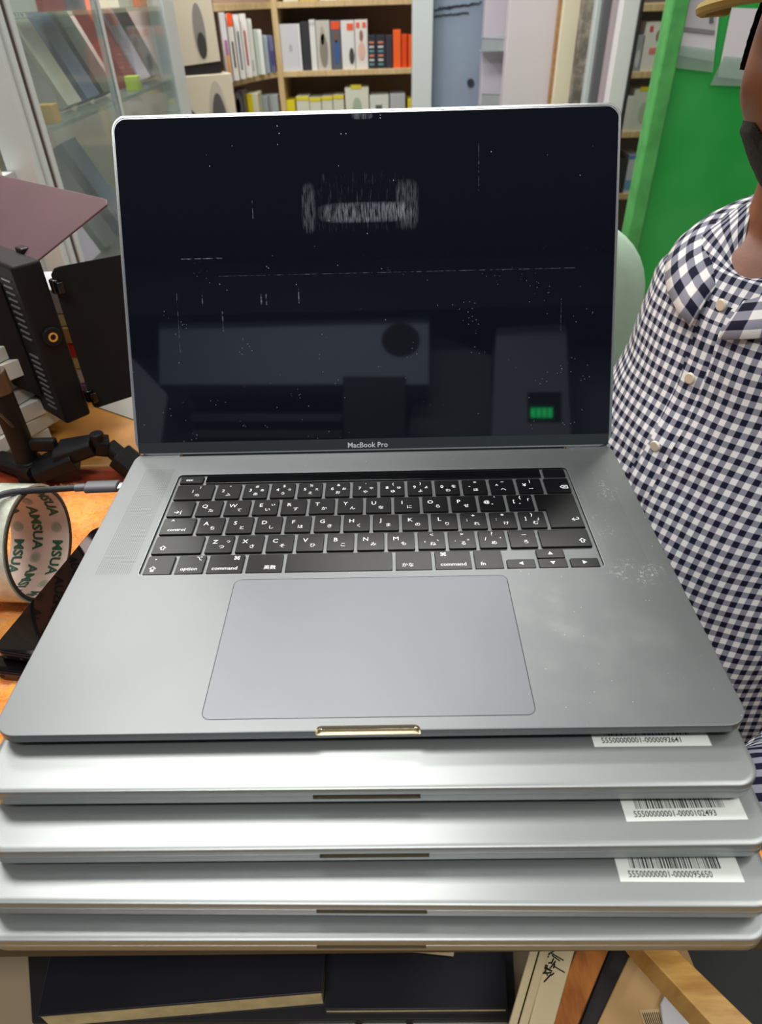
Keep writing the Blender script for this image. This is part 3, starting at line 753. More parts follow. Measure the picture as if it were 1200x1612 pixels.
MB().box(-.79, CX - .035, y3b + .02, y3b + .035, ZF, ytop).build('end_panel', mat('cabinet_end', (186, 170, 166), .4, var=.08, vscale=6), cab_t, M=Mc)
GS = glass('shelf_glass', (226, 238, 233), .08, .10)
zA = P(190, 158, x=CX).z; zTop = P(170, 14, x=CX).z; zC_ = zA - .215; zD = zC_ - .20
cab_shelf = {}
for z in (zTop, zA, zC_, zD, zD - .2):
    MB().box(-.79, CX - .006, ya + .02, y3, z - .006, z).build('glass_shelf', GS, cab_t, M=Mc, bevel=.0006)
MB().box(-.80, CX, ya, y3b + .03, ZF, ZF + .08).build('plinth', FRM, cab_t, M=Mc)

def leanbox(y, z, wd, h, th, lean, col, label, col2=None, txt=None, xb=None, grp='phone boxes leaning in the glass cabinet', yaw=0):
    """box standing on a cabinet shelf with its foot near the glass, leaning back into the cabinet"""
    xb = CX - .03 if xb is None else xb
    m1 = mat('carton_%d_%d_%d' % col, col, .45)
    m2 = mat('carton_%d_%d_%d' % (col2 or col), col2 or col, .45)
    a = math.radians(lean)
    # local: z' along height, x' face normal
    b = MB().box(-th, 0, -wd / 2, wd / 2, 0, h)
    b.box(-.0004, .0006, -wd * .40, wd * .40, h * .62, h * .93, 1)
    b.box(-th * .9, -th * .1, wd / 2 - .0003, wd / 2 + .0005, h * .2, h * .8, 1)
    if txt:
        M_ = Matrix(((0, 0, 1, .0009), (0, 1, 0, -wd * .05), (-1, 0, 0, h * .72), (0, 0, 0, 1)))
        b.text(txt, wd * .42, Matrix(((0, 0, 1, .0010), (1, 0, 0, 0), (0, 1, 0, h * .80), (0, 0, 0, 1))), 2)
    o = b.build('phone_box', [m1, m2, INK], None, bevel=.001, smooth=30)
    o.matrix_world = T(xb, y, z + math.sin(a) * 0 + .0006) @ Matrix.Rotation(math.radians(yaw), 4, 'Z') @ Matrix.Rotation(-a, 4, 'Y')
    # lift so the lowest corner touches the shelf
    o.location.z += th * math.sin(a)
    return tag(o, label, 'box', grp)
def yy(px, z): # y on the cabinet plane at shelf height z for a pixel column
    lo, hi = .6, 4.0
    for _ in range(50):
        mid = (lo + hi) / 2
        v = RM.transposed() @ (Vector((CX - .03, mid, z)) - CAM); x_ = 600 + FPX * v.x / -v.z
        if x_ < px: lo = mid
        else: hi = mid
    return lo
A_ = [(66, (112, 112, 116), 'dark grey phone box nearest the cabinet frame, middle shelf', None), (92, (128, 124, 122), 'taupe grey phone box left of the cream one in the cabinet', None),
      (122, (204, 204, 186), 'cream phone box with dark pen marks on the cabinet shelf', 'M10'), (151, (104, 126, 158), 'slate blue phone box on the cabinet shelf', None), (176, (92, 98, 94), 'dark grey-green phone box beside the slate blue one', None)]
for px, col, lab, tx in A_:
    leanbox(yy(px, zA), zA, .062, .165, .024, 25, col, lab, txt=tx)
leanbox(yy(108, zA) + .0, zA, .05, .17, .02, 22, (120, 112, 106), 'brown-grey phone box tucked behind the cream one', xb=CX - .085)
leanbox(yy(136, zA), zA, .05, .175, .02, 22, (84, 88, 86), 'charcoal phone box tucked behind the slate blue one', xb=CX - .085)
for px, col, c2, lab in ((232, (196, 184, 208), (226, 130, 128), 'lilac phone box with a pink top in the far cabinet bay'), (214, (150, 44, 36), (236, 92, 50), 'red and orange phone box in the far cabinet bay'),
                         (250, (66, 60, 64), None, 'black phone box at the end of the far cabinet bay')):
    leanbox(yy(px, zA), zA, .07, .16, .024, 24, col, lab, c2)
for i, (px, lab) in enumerate(((72, 'small yellow carton at the foot of the middle cabinet shelf'), (206, 'small lime green carton on the cabinet shelf behind the laptop corner'))):
    y_ = yy(px, zA); col = ((206, 158, 44), (186, 210, 60))[i]
    o = MB().box(-.012, .012, -.012, .012, 0, .024).build('small_carton', mat('carton_%d_%d_%d' % col, col, .5), None, M=T(CX - .022, y_, zA), bevel=.001); tag(o, lab, 'box')
for px, col, c2, lab in ((112, (176, 178, 186), None, 'pale silver phone box on the lower cabinet shelf'), (152, (198, 182, 206), (214, 198, 220), 'lilac phone box on the lower cabinet shelf'), (178, (96, 98, 104), None, 'dark grey phone box on the lower cabinet shelf'), (206, (112, 126, 152), None, 'blue-grey phone box half hidden by the laptop lid')):
    leanbox(yy(px, zC_), zC_, .066, .165, .024, 26, col, lab, c2)
leanbox(yy(132, zC_), zC_, .06, .185, .02, 24, (82, 84, 88), 'charcoal phone box behind the lilac one on the lower shelf', xb=CX - .085)
# clear plastic stand beside the frame
o = MB().box(-.004, 0, -.02, .02, 0, .11).build('acrylic_stand', glass('acrylic', (205, 225, 212), .2, .25), None, M=T(CX - .06, yy(96, zC_), zC_), bevel=.001); tag(o, 'clear greenish acrylic stand by the cabinet frame', 'stand')
for px, col, c2, lab in ((118, (120, 122, 126), None, 'grey phone box on the bottom visible shelf of the cabinet'), (150, (196, 112, 120), (216, 132, 136), 'pink-red phone box on the bottom visible cabinet shelf'), (182, (108, 120, 150), None, 'blue phone box behind the black barn door'),
                         (200, (210, 205, 190), None, 'ivory phone box low in the cabinet by the laptop lid')):
    leanbox(yy(px, zD), zD, .066, .165, .024, 26, col, lab, c2)
for px, col, lab in ((92, (196, 200, 196), 'white box standing on the bottom cabinet shelf by the frame'), (110, (214, 190, 130), 'cream and tan box standing on the bottom cabinet shelf'), (126, (216, 60, 40), 'bright red box seen between lamp and barn door'), (140, (210, 208, 200), 'off-white box seen between lamp and barn door'), (150, (130, 96, 150), 'violet box seen between lamp and barn door')):
    z = zD - .2; leanbox(yy(px, z), z, .06, .15, .03, 12, col, lab)
# top shelf boxes (only their feet show)
for px, col, lab in ((40, (200, 202, 196), 'white box on the top cabinet shelf nearest the frame'), (88, (170, 70, 78), 'dark red box on the top cabinet shelf'), (122, (110, 116, 132), 'blue-grey box on the top cabinet shelf'), (200, (214, 208, 186), 'ivory box on the top shelf of the far bay'), (232, (214, 66, 56), 'red box on the top shelf of the far bay')):
    o = MB().box(-.05, 0, -.045, .045, 0, .16).build('phone_box', mat('carton_%d_%d_%d' % col, col, .45), None, M=T(CX - .03, yy(px, zTop), zTop), bevel=.001); tag(o, lab, 'box', 'boxes on the top cabinet shelf')
# things stacked at the far left, before the cabinet frame
b = MB().box(-.80, -.52, .60, .86, -.08, -.06); 
sh = thing('side_shelf', 'pale side shelf at the far left carrying a stack of white cartons', 'shelf', (-.6, .8, ZF))
fz = P(20, 285, y=.72).z
MB().box(-.80, -.475, .62, .785, fz - .012, fz - .001).build('shelf_board', mat('pale_board', (190, 196, 196), .5), sh, M=T(.6, -.8, -ZF))
MB().box(-.80, -.79, .62, .785, ZF, fz - .012).build('shelf_side', mat('pale_board'), sh, M=T(.6, -.8, -ZF))
MB().box(-.79, -.475, .775, .785, ZF, fz - .012).build('shelf_back', mat('pale_board'), sh, M=T(.6, -.8, -ZF))
zz = fz
for i, (h, x1, col, lab) in enumerate(((.020, -.440, (206, 202, 178), 'cream carton at the bottom of the far-left stack'), (.014, -.452, (92, 100, 84), 'dark olive packet in the far-left stack'), (.010, -.446, (176, 176, 140), 'khaki packet in the far-left stack'), (.016, -.450, (64, 84, 78), 'dark green glossy packet in the far-left stack'),
                                       (.022, -.456, (200, 200, 190), 'light grey carton under the tall white one, far-left stack'), (.034, -.460, (208, 208, 198), 'tall white carton in the far-left stack'), (.022, -.468, (182, 184, 176), 'grey-white carton on top of the far-left stack'))):
    o = MB().box(-.13, 0, -.05, .05, 0, h - .001).build('carton', mat('carton_%d_%d_%d' % col, col, .5), None, M=T(x1 - .035, .70, zz) @ Matrix.Rotation(math.radians((i * 5) % 7 - 3), 4, 'Z'), bevel=.0015)
    tag(o, lab, 'box', 'far-left stack of cartons'); zz += h

# ================================================================== SPEAKER BOXES
def xat(px, py, y): return P(px, py, y=y).x
YS = 2.05
CREAM = mat('box_cream', (222, 212, 190), .5)
zb0 = P(300, 117, y=YS).z
def speaker_box(name, label, px0, px1, pyb, zbt, ztp, dark_side, arch):
    x0 = xat(px0, 80, YS); x1 = xat(px1, 80, YS)
    t_ = thing(name, label, 'box', ((x0 + x1) / 2, YS, zbt), math.radians(26), 'boxed speakers stacked by the cabinet'); hw = (x1 - x0) / 2; h = ztp - zbt
    DK = mat('box_dark', (44, 38, 42), .4)
    MB().box(-hw, hw, 0, .16, 0, h).build('carton_body', DK if dark_side else CREAM, t_, bevel=.002)
    if dark_side:
        MB().prism([(-hw * .92, -.001, h * .12), (hw * .97, -.001, h * .16), (hw * .95, -.001, h * .98), (-hw * .96, -.001, h * .98)], (0, -.002, 0)).build('front_panel', CREAM, t_)
        b = MB(); n = 32
        el = lambda rx, rz, cx, cz, y: [Vector((cx + rx * math.cos(2 * math.pi * i / n), y, cz + rz * math.sin(2 * math.pi * i / n))) for i in range(n)]
        b.stack([el(hw * .26, h * .36, hw * .20, h * .56, -.003), el(hw * .26, h * .36, hw * .20, h * .56, -.0045)])
        b.build('speaker_picture', mat('pic_grey', (146, 142, 138), .5), t_)
        b = MB(); b.stack([el(hw * .20, h * .17, hw * .22, h * .38, -.0045), el(hw * .20, h * .17, hw * .22, h * .38, -.0055)]); b.build('speaker_picture', mat('pic_dark', (66, 64, 62), .5), t_)
    else:
        b = MB(); n = 20
        for rx, rz, y, mi in ((.42, .80, -.002, 0), (.34, .62, -.004, 1)):
            pts = [(hw * (.22 + rx * math.cos(math.pi * i / n)), y, h * (.10 + rz * math.sin(math.pi * i / n))) for i in range(n + 1)]
            b.prism(pts, (0, -.0015, 0), mi)
        b.build('speaker_picture', [mat('pic_pale', (196, 188, 172), .5), mat('pic_dark2', (92, 88, 90), .5)], t_)
        MB().prism([(-hw, -.001, 0), (-hw * .35, -.001, 0), (-hw * .45, -.001, h * .25), (-hw, -.001, h * .5)], (0, -.001, 0)).build('dark_corner', DK, t_)
    return t_
zlow = zb0 - .16
speaker_box('speaker_box', 'cream speaker carton with arch picture, lower of two by the cabinet', 285, 360, 180, zlow, zb0 - .002, False, True)
speaker_box('speaker_box', 'black and cream speaker carton with oval picture stacked on the other', 277, 346, 115, zb0, P(300, -6, y=YS).z, True, False)
tbs = thing('display_counter', 'low dark counter behind the laptop carrying the boxed speakers', 'counter', (0, YS, ZF))
MB().box(-.75, -.42, YS - .05, YS + .22, ZF, zlow - .02).build('counter_body', mat('counter_brown', (96, 84, 76), .6), tbs, M=T(0, -YS, -ZF))
MB().box(-.76, -.41, YS - .06, YS + .22, zlow - .02, zlow).build('countertop', mat('counter_top', (120, 110, 100), .5), tbs, M=T(0, -YS, -ZF))

# ================================================================== BACK SHELVES
YB = 2.65
PLY = wood('plywood', (196, 168, 120), (218, 192, 146), .55, (12, 1, 1))
BRN = mat('shelf_back_brown', (186, 160, 142), .7, var=.05, vscale=3)
su = thing('wall_shelving', 'light wood wall shelving full of boxed goods behind the laptop', 'shelf', (-.15, YB, ZF))
Mu = T(.15, -YB, -ZF)
xl = xat(437, 80, YB); xr = xat(652, 60, YB)
zs1b = P(540, 119, y=YB).z; zs1 = P(540, 110, y=YB).z
zs0b = P(540, 10, y=YB).z; zs0 = zs0b + (zs1 - zs1b)
zs2 = zs1 - (zs0 - zs1) - .005
th_ = zs1 - zs1b
lev = (zs0 + .23, zs0, zs1, zs2, zs2 - .24, zs2 - .48)
for z in lev: MB().box(xl + .012, xr + .25, YB, YB + .29, z - th_, z).build('shelf_board', PLY, su, M=Mu, bevel=.001)
MB().box(xl - .008, xl + .012, YB - .002, YB + .3, ZF, .8).build('divider', PLY, su, M=Mu, bevel=.001)
MB().box(xl - 1.1, xr + .3, YB + .30, YB + .31, ZF, .9).build('back_panel', BRN, su, M=Mu)
MB().box(xr + .20, xr + .25, YB, YB + .3, ZF, .8).build('side_panel', PLY, su, M=Mu)
# curved side bay: boards swing toward the camera on the left
def curve_board(z):
    f = P(352, 141, z=zs1b); xe_, ye_ = f.x, f.y
    n = 10; front = []
    for i in range(n + 1):
        t_ = i / n; front.append((xl - .008 + (xe_ - xl) * t_, YB + (ye_ - YB) * (t_ ** 1.35)))
    front.append((xe_ - .25, ye_ - .02))
    pts = [(x, y, z - th_) for x, y in front] + [(xe_ - .25, YB + .3, z - th_), (xl - .008, YB + .3, z - th_)]
    return MB().prism(pts, (0, 0, th_)).build('curved_shelf_board', PLY, su, M=Mu, smooth=40), front
for z in lev[1:4]: _, front = curve_board(z)
xm = P(343, 100, y=YB - .18)
MB().box(xm.x - .02, xm.x + .004, YB - .26, YB - .23, ZF, .8).build('post', wood('post_wood', (170, 132, 84), (190, 152, 100)), su, M=Mu)

def gbox(px0, px1, ptop, y, z, col, label, name='product_box', dep=.12, yaw=0, extra=None, grp=None, cat='box', hh=None):
    x0 = P(px0, ptop, y=y).x; x1 = P(px1, ptop, y=y).x
    h = hh if hh else (P((px0 + px1) / 2, ptop, y=y).z - z)
    m1 = mat('carton_%d_%d_%d' % col, col, .4)
    b = MB().box(-(x1 - x0) / 2, (x1 - x0) / 2, 0, dep, 0, h)
    ms = [m1]
    hw = (x1 - x0) / 2
    for e in (extra or []):
        u0, u1, v0, v1, c2 = e[:5]; mm = mat('carton_%d_%d_%d' % c2, c2, .4)
        if mm not in ms: ms.append(mm)
        mi = ms.index(mm)
        if len(e) > 5:
            n = 14; cu = (u0 + u1) / 2; cv = (v0 + v1) / 2
            pts = [(hw * (2 * (cu + (u1 - u0) / 2 * math.cos(2 * math.pi * k / n)) - 1), -.0001, h * (cv + (v1 - v0) / 2 * math.sin(2 * math.pi * k / n))) for k in range(n)]
            b.prism(pts, (0, -.0012, 0), mi)
        else: b.box(hw * (2 * u0 - 1), hw * (2 * u1 - 1), -.001, .0005, h * v0, h * v1, mi)
    o = b.build(name, ms, None, bevel=.001, smooth=30, M=T((x0 + x1) / 2, y, z) @ Matrix.Rotation(math.radians(yaw), 4, 'Z'))
    return tag(o, label, cat, grp)
G1 = 'boxes on the middle wall shelf'
WH = (226, 228, 226); DKc = (52, 54, 60); OR = (246, 96, 34)
ys_ = YB + .012
gbox(438, 471, 38, ys_, zs1, (206, 208, 214), 'silver-white box at the left end of the middle wall shelf', extra=[(.42, .58, .42, .58, (176, 178, 184), 1), (.93, 1, .02, .98, (236, 238, 240))], grp=G1)
gbox(472, 485, 34, ys_, zs1, DKc, 'slim black box beside the silver-white box on the wall shelf', grp=G1)
gbox(486, 495, 31, ys_, zs1, WH, 'thin white box next to the slim black box', extra=[(0, 1, .9, .97, (200, 205, 205))], grp=G1)
gbox(496, 518, 32, ys_, zs1, (198, 196, 186), 'white box with mottled grey figure picture on the wall shelf', extra=[(.2, .8, .05, .75, (140, 134, 122), 1), (.3, .6, .5, .9, (176, 166, 150), 1)], grp=G1)
gbox(519, 535, 32, ys_, zs1, (92, 98, 112), 'box with orange flash and blue figure picture', extra=[(.1, .95, .82, .98, (236, 88, 44)), (.25, .85, .12, .62, (62, 96, 150), 1), (.35, .75, .55, .8, (120, 90, 74), 1)], grp=G1)
gbox(536, 557, 32, ys_, zs1, WH, 'white box with orange lettering band, left of its twin', extra=[(.45, .95, .80, .94, (238, 104, 72)), (.55, .95, .1, .45, (70, 66, 66), 1)], grp=G1)
gbox(558, 578, 31, ys_, zs1, (232, 228, 224), 'white box with pink figure picture beside the chevron boxes', extra=[(.2, .8, .18, .56, (226, 188, 172), 1), (.35, .65, .56, .8, (150, 110, 92), 1), (.1, .4, .84, .95, (238, 104, 72)), (.6, .9, .84, .95, (238, 104, 72))], grp=G1)
chev = [(.2 + .0 * k, .8, .10 + k * .13, .16 + k * .13, ((96, 150, 160), (206, 206, 200), (214, 130, 96))[k % 3]) for k in range(6)]
gbox(578, 591, 55, ys_, zs1, (46, 50, 62), 'black box with zigzag stripes, left of the pair', extra=chev, grp=G1)
gbox(592, 606, 55, ys_, zs1, (46, 50, 62), 'black box with zigzag stripes, right of the pair', extra=chev, grp=G1)
gbox(607, 618, 55, ys_, zs1, (58, 52, 66), 'plain dark box between zigzag and orange boxes', grp=G1)
gbox(619, 631, 47, ys_, zs1, (250, 104, 40), 'bright orange box with slanted top on the wall shelf', grp=G1)
gbox(632, 641, 54, ys_ + .01, zs1, (226, 78, 30), 'deep orange box right of the bright orange one', grp=G1)
gbox(643, 652, 55, ys_, zs1, OR, 'orange box at the right end of the wall shelf', grp=G1)
# lower row
G2 = 'boxes on the lower wall shelf'
YL = (222, 206, 44)
gbox(445, 464, 158, ys_, zs2, YL, 'yellow-lidded box at the left of the lower wall shelf', extra=[(0, 1, .0, .55, (150, 146, 120))], grp=G2)
for k, (a, c_, tp, lb) in enumerate(((466, 486, 152, 'white and yellow box by the yellow-lidded one'), (487, 505, 154, 'white and yellow box with tiny dark mark'), (506, 523, 152, 'white and yellow box, third of the row'), (524, 541, 150, 'white and yellow box right before the tall one'))):
    gbox(a, c_, tp, ys_, zs2, (214, 214, 196), lb, extra=[(0, 1, .90, 1, YL), (.5, .7, .35, .6, (60, 60, 60))], grp=G2)
gbox(543, 580, 138, ys_, zs2, (220, 222, 206), 'tall white box with pale green picture and yellow tab', extra=[(.3, .7, .3, .8, (168, 186, 160), 1), (.25, .7, .97, 1.06, YL)], grp=G2)
gbox(582, 612, 150, ys_, zs2, (212, 218, 208), 'white box with dark picture right of the tall one', extra=[(.3, .65, .3, .75, (96, 100, 98))], grp=G2)
gbox(614, 638, 148, ys_, zs2, (178, 184, 186), 'grey rounded tub near the white frame post', grp=G2)
gbox(642, 652, 156, ys_, zs2, YL, 'yellow packet beside the white frame post', grp=G2)
# top shelf feet
for k, (a, c_, col) in enumerate(((446, 470, (220, 220, 200)), (472, 500, (206, 190, 80)), (504, 530, (226, 226, 220)), (534, 560, (216, 214, 120)), (564, 596, (224, 224, 218)), (600, 640, (214, 210, 190)))):
    gbox(a, c_, 2, ys_ + .0, zs0, col, ['ivory', 'mustard', 'bright white', 'pale yellow', 'soft white', 'cream'][k] + ' box on the top wall shelf, only its foot in view', hh=.12, grp='boxes on the top wall shelf')
# side bay upright boxes, placed along the curved front
def side_y(px, z):
    best = None
    for i in range(len(front) - 2):
        for s_ in range(10):
            t_ = s_ / 10; x = front[i][0] * (1 - t_) + front[i + 1][0] * t_; y = front[i][1] * (1 - t_) + front[i + 1][1] * t_
            v = RM.transposed() @ (Vector((x, y, z)) - CAM); e = abs(600 + FPX * v.x / -v.z - px)
            if best is None or e < best[0]: best = (e, y)
    return best[1]
G3 = 'upright boxes on the curved side shelf'
sidebx = [(344, 353, 20, (214, 212, 214), 'white box with violet and orange spine at the near end of the curved shelf', [(.3, .9, .1, .4, (226, 160, 90)), (.3, .9, .4, .62, (176, 110, 160))]),
          (355, 364, 22, (236, 232, 226), 'white phone box with orange tag on top', [(.1, 1, .82, 1.01, (250, 88, 30)), (.4, .75, .2, .6, (92, 82, 74))]),
          (366, 375, 23, (232, 230, 228), 'white phone box with slim blue-grey spine picture', [(.4, .7, .15, .75, (74, 92, 104))]),
          (376, 386, 22, (236, 232, 230), 'white phone box with red spine picture', [(.4, .7, .2, .75, (176, 64, 62))]),
          (387, 395, 30, (228, 228, 222), 'plain white phone box with worn corner', [(.3, .6, .1, .3, (180, 180, 176))]),
          (398, 411, 47, (206, 218, 210), 'shorter mint-white box on the curved shelf', [(.5, 1, .0, 1, (236, 240, 236))]),
          (413, 420, 56, (170, 182, 196), 'small pale blue box on the curved shelf', []),
          (421, 429, 56, (110, 112, 150), 'small navy and lilac box at the corner of the curved shelf', [(.3, .9, .2, .6, (76, 74, 140))])]
for (a, c_, tp, col, lab, ex) in sidebx:
    y_ = side_y((a + c_) / 2, zs1) + .012
    gbox(a, c_, tp, y_, zs1, col, lab, dep=.09, extra=ex, grp=G3, yaw=14)
for (a, c_, tp, col, lab, ex) in [(384, 405, 148, (206, 206, 176), 'yellow and cream packet low on the curved shelf', [(0, .6, 0, 1, (226, 204, 24))]), (406, 420, 152, (150, 158, 160), 'grey bubble-wrapped packet low on the curved shelf', []), (421, 436, 150, (168, 174, 176), 'pale wrapped packet at the low shelf corner', [])]:
    y_ = side_y((a + c_) / 2, zs2) + .02
    gbox(a, c_, tp, y_, zs2, col, lab, dep=.1, extra=ex, grp='packets low on the curved shelf')
o = gbox(363, 382, 143, side_y(372, zs2) + .05, zs2, (60, 54, 58), 'dark round camera box in shade under the curved shelf', extra=[(.1, .9, .5, .98, (96, 92, 96), 1), (.3, .7, .62, .88, (34, 32, 36), 1)])

# ================================================================== MIDDLE: posts and panels behind the lid
def vslab(px0, px1, Y, dep, m_, name, py=85, z0=ZF, z1=1.2, label=None, cat=None, st_=False, bev=.002):
    x0 = P(px0, py, y=Y).x; x1 = P(px1, py, y=Y).x
    o = MB().box(x0, x1, Y, Y + dep, z0, z1).build(name, m_, None, bevel=bev)
    if st_: struct(o)
    else: tag(o, label, cat)
    return o
vslab(649, 681, 2.25, .06, FRM, 'trim_1', st_=True)
vslab(681, 772, 2.30, .02, mat('blue_grey_board', (138, 152, 172), .45, var=.04, vscale=3), 'notice_board', label='blue-grey board with handwritten black lines behind the laptop', cat='board')
bd = bpy.data.objects['notice_board']
b = MB(); r = random.Random(11)
for (sx, sy, ex, ey) in ((683, 16, 758, 4), (683, 26, 738, 20), (690, 13, 745, 7)):
    n = 26
    for k in range(n):
        t0 = k / n; t1 = (k + 1) / n
        p0 = P(sx + (ex - sx) * t0, sy + (ey - sy) * t0 + r.uniform(-1.6, 1.6), y=2.298); p1 = P(sx + (ex - sx) * t1, sy + (ey - sy) * t1 + r.uniform(-1.6, 1.6), y=2.298)
        b.cyl(p0, p1 + Vector((.0001, 0, 0)), .0018, n=5)
b.build('pen_writing', mat('pen_black', (44, 46, 56), .5), bd)
for px, py, rr in ((741, 130, .011), (759, 120, .006)):
    p_ = P(px, py, y=2.298); MB().cyl(p_, p_ + Vector((0, -.003, 0)), rr, n=16).build('dark_spot', mat('pen_black'), bd)
vslab(760, 800, 2.22, .05, mat('lavender_panel', (196, 190, 202), .5), 'wall_middle', st_=True)
b2 = vslab(797, 884, 2.12, .05, mat('pinkish_white_door', (214, 206, 212), .45), 'door_1', st_=True)
for k, (pz, hz) in enumerate(((68, 12), (154, 8))):
    Yp = 2.17
    t_ = thing('file_pocket', ('upper', 'lower')[k] + ' clear acrylic pocket on the lavender wall left of the white door', 'holder', tuple(P(775, pz + 14, y=Yp)))
    x0 = P(758, pz, y=Yp).x - t_.location.x; x1 = P(803, pz, y=Yp).x - t_.location.x
    ga = glass('pocket_acrylic', (220, 226, 230), .25, .3)
    MB().box(x0, x1, 0, .002, 0, .035).build('front_panel', ga, t_); MB().box(x0, x1, .0, .05, 0, .002).build('pocket_base', ga, t_)
    MB().cyl((x0, 0, .035), (x1, 0, .030), .0016, n=8).build('pocket_rim', mat('clear_edge', (150, 154, 162), .2), t_)
vslab(872, 879, 2.10, .05, wood('door_edge_brown', (150, 112, 72), (172, 132, 90)), 'trim_2', st_=True)
vslab(879, 909, 2.08, .05, mat('cream_post', (226, 216, 192), .55), 'trim_3', st_=True)
m = bpy.data.materials.new('grey_stone'); t = NT(m); c = t.coord()
t.link(t.mix(t.step(t.noise(22, 6, c, .7), .35, .7), srgb(92, 86, 78), srgb(156, 148, 134)), t.b.inputs['Base Color']); t.b.inputs['Roughness'].default_value = .8; t.bump(t.noise(60, 4, c), .6, .004)
vslab(908, 929, 2.05, .08, m, 'wall_stone', st_=True, bev=.004)
vslab(929, 939, 2.02, .06, FRM, 'trim_4', st_=True)
vslab(939, 955, 2.00, .06, mat('dark_grey_seal', (96, 98, 102), .5), 'trim_5', st_=True)
vslab(955, 969, 1.98, .06, mat('mauve_grey', (172, 160, 166), .5), 'trim_6', st_=True)
vslab(969, 996, 1.94, .06, mat('door_white', (232, 230, 234), .4), 'trim_7', st_=True)
vslab(996, 1001, 1.93, .06, mat('seal_black', (30, 30, 32), .6), 'trim_8', st_=True)
# right-hand shelf seen between lid and green board
YR = 2.6
sr = thing('glass_front_shelf', 'narrow shelf of boxes seen between the laptop lid and the green board', 'shelf', (.9, YR, ZF))
Mr = T(-.9, -YR, -ZF)
xa = P(1000, 100, y=YR).x - .12; xb_ = P(1075, 100, y=YR).x + .1
zr = [P(1030, p_, y=YR).z for p_ in (6, 112, 206, 304)]
GRB = mat('shelf_grey_back', (112, 106, 106), .7)
for z in zr: MB().box(xa, xb_, YR, YR + .28, z - .02, z).build('shelf_board', PLY, sr, M=Mr, bevel=.001)
MB().box(xa, xb_, YR + .28, YR + .30, ZF, .9).build('back_panel', GRB, sr, M=Mr)
MB().box(xa - .02, xa, YR, YR + .3, ZF, .9).build('side_panel', mat('grey_side', (120, 120, 126), .6), sr, M=Mr)
G4 = 'goods on the narrow right shelf'
yr_ = YR + .01
gbox(1004, 1017, 55, yr_, zr[1], (152, 154, 158), 'grey bubble-wrapped bundle on the narrow right shelf', grp=G4, extra=[(.2, .8, .1, .6, (196, 198, 202), 1)])
gbox(1019, 1052, 34, yr_, zr[1], (224, 222, 214), 'white box with red marks on the narrow right shelf', grp=G4, extra=[(.2, .38, .80, .92, (206, 84, 76)), (.55, .85, .6, .84, (150, 120, 104), 1), (.35, .7, .35, .48, (226, 130, 120))])
gbox(984, 999, 152, yr_, zr[2] + .0, (214, 214, 206), 'small white box by the lid corner on the narrow right shelf', grp=G4)
gbox(1001, 1038, 140, yr_, zr[2], (206, 210, 196), 'white and green box with yellow tab on the narrow right shelf', grp=G4, extra=[(.2, .8, .95, 1.05, YL), (.3, .7, .2, .7, (178, 188, 168), 1)])
gbox(992, 1010, 244, yr_, zr[3], (196, 200, 210), 'pale box with blue cap low on the narrow right shelf', grp=G4, extra=[(0, 1, .9, 1, (90, 130, 200)), (0, .6, .1, .35, (110, 160, 200))])
gbox(978, 990, 250, yr_, zr[3], (50, 52, 58), 'black pouch low on the narrow right shelf', grp=G4)

# ================================================================== GREEN BOARD
YG = 1.20
gx0 = P(1060, 60, y=YG).x
m = bpy.data.materials.new('green_paint'); t = NT(m); c = t.coord()
t.link(t.mix(t.step(t.noise(4, 4, c), .3, .7), srgb(28, 152, 60), srgb(60, 166, 80)), t.b.inputs['Base Color']); t.b.inputs['Roughness'].default_value = .32; t.bump(t.noise(25, 3, c), .15, .002)
GREEN = m
gw = thing('green_board', 'bright green painted partition board with papers taped on it', 'board', (gx0, YG, ZF))
MB().box(.012, 1.0, 0, .03, 0, 1.9).build('panel', GREEN, gw, bevel=.002)
MB().box(-.016, .012, -.012, .03, 0, 1.9).build('edge_strip', mat('green_edge', (78, 160, 84), .4, var=.15, vscale=40), gw, bevel=.003)
def sheet(pts, name, label, col=(206, 204, 208), lines=True, tape=True):
    q = [P(px, py, y=YG - .002) for px, py in pts]; o0 = q[0].copy()
    t_ = thing(name, label, 'paper', tuple(o0))
    MB().prism([v - o0 for v in q], (0, -.0008, 0)).build('paper_sheet', mat('paper_%d' % col[0], col, .6), t_)
    return t_, o0
t_, o0 = sheet([(1070, -12), (1137, -12), (1123, 97), (1062, 86)], 'taped_paper', 'larger white paper taped to the green board with a grey print', (208, 206, 210))
MB().prism([P(px, py, y=YG - .003) - o0 for px, py in ((1083, -10), (1132, -10), (1125, 54), (1076, 46))], (0, -.0006, 0)).build('print_area', mat('print_grey', (182, 180, 184), .6), t_)
MB().prism([P(px, py, y=YG - .0038) - o0 for px, py in ((1076, 42), (1126, 48), (1125, 54), (1075, 49))], (0, -.0006, 0)).build('print_band', mat('print_dark', (128, 124, 128), .6), t_)
b = MB()
for k in range(5):
    p_ = P(1121, 14 + k * 5, y=YG - .0042) - o0; b.box(p_.x - .004, p_.x + .003, p_.y - .0003, p_.y, p_.z - .0018, p_.z + .0014)
b.build('print_text', mat('print_txt', (96, 94, 98), .6), t_)
TAPE = glass('sticky_tape', (235, 248, 238), .10, .18)
MB().prism([P(px, py, y=YG - .0045) - o0 for px, py in ((1064, 70), (1126, 78), (1122, 114), (1058, 106))], (0, -.0005, 0)).build('sticky_tape', TAPE, t_)
t_, o0 = sheet([(1152, 12), (1205, 14), (1176, 126), (1130, 121)], 'taped_paper', 'smaller white paper taped to the green board beside the person\'s head', (214, 212, 216))
MB().prism([P(px, py, y=YG - .0045) - o0 for px, py in ((1140, 88), (1182, 92), (1176, 136), (1118, 134))], (0, -.0005, 0)).build('sticky_tape', TAPE, t_)

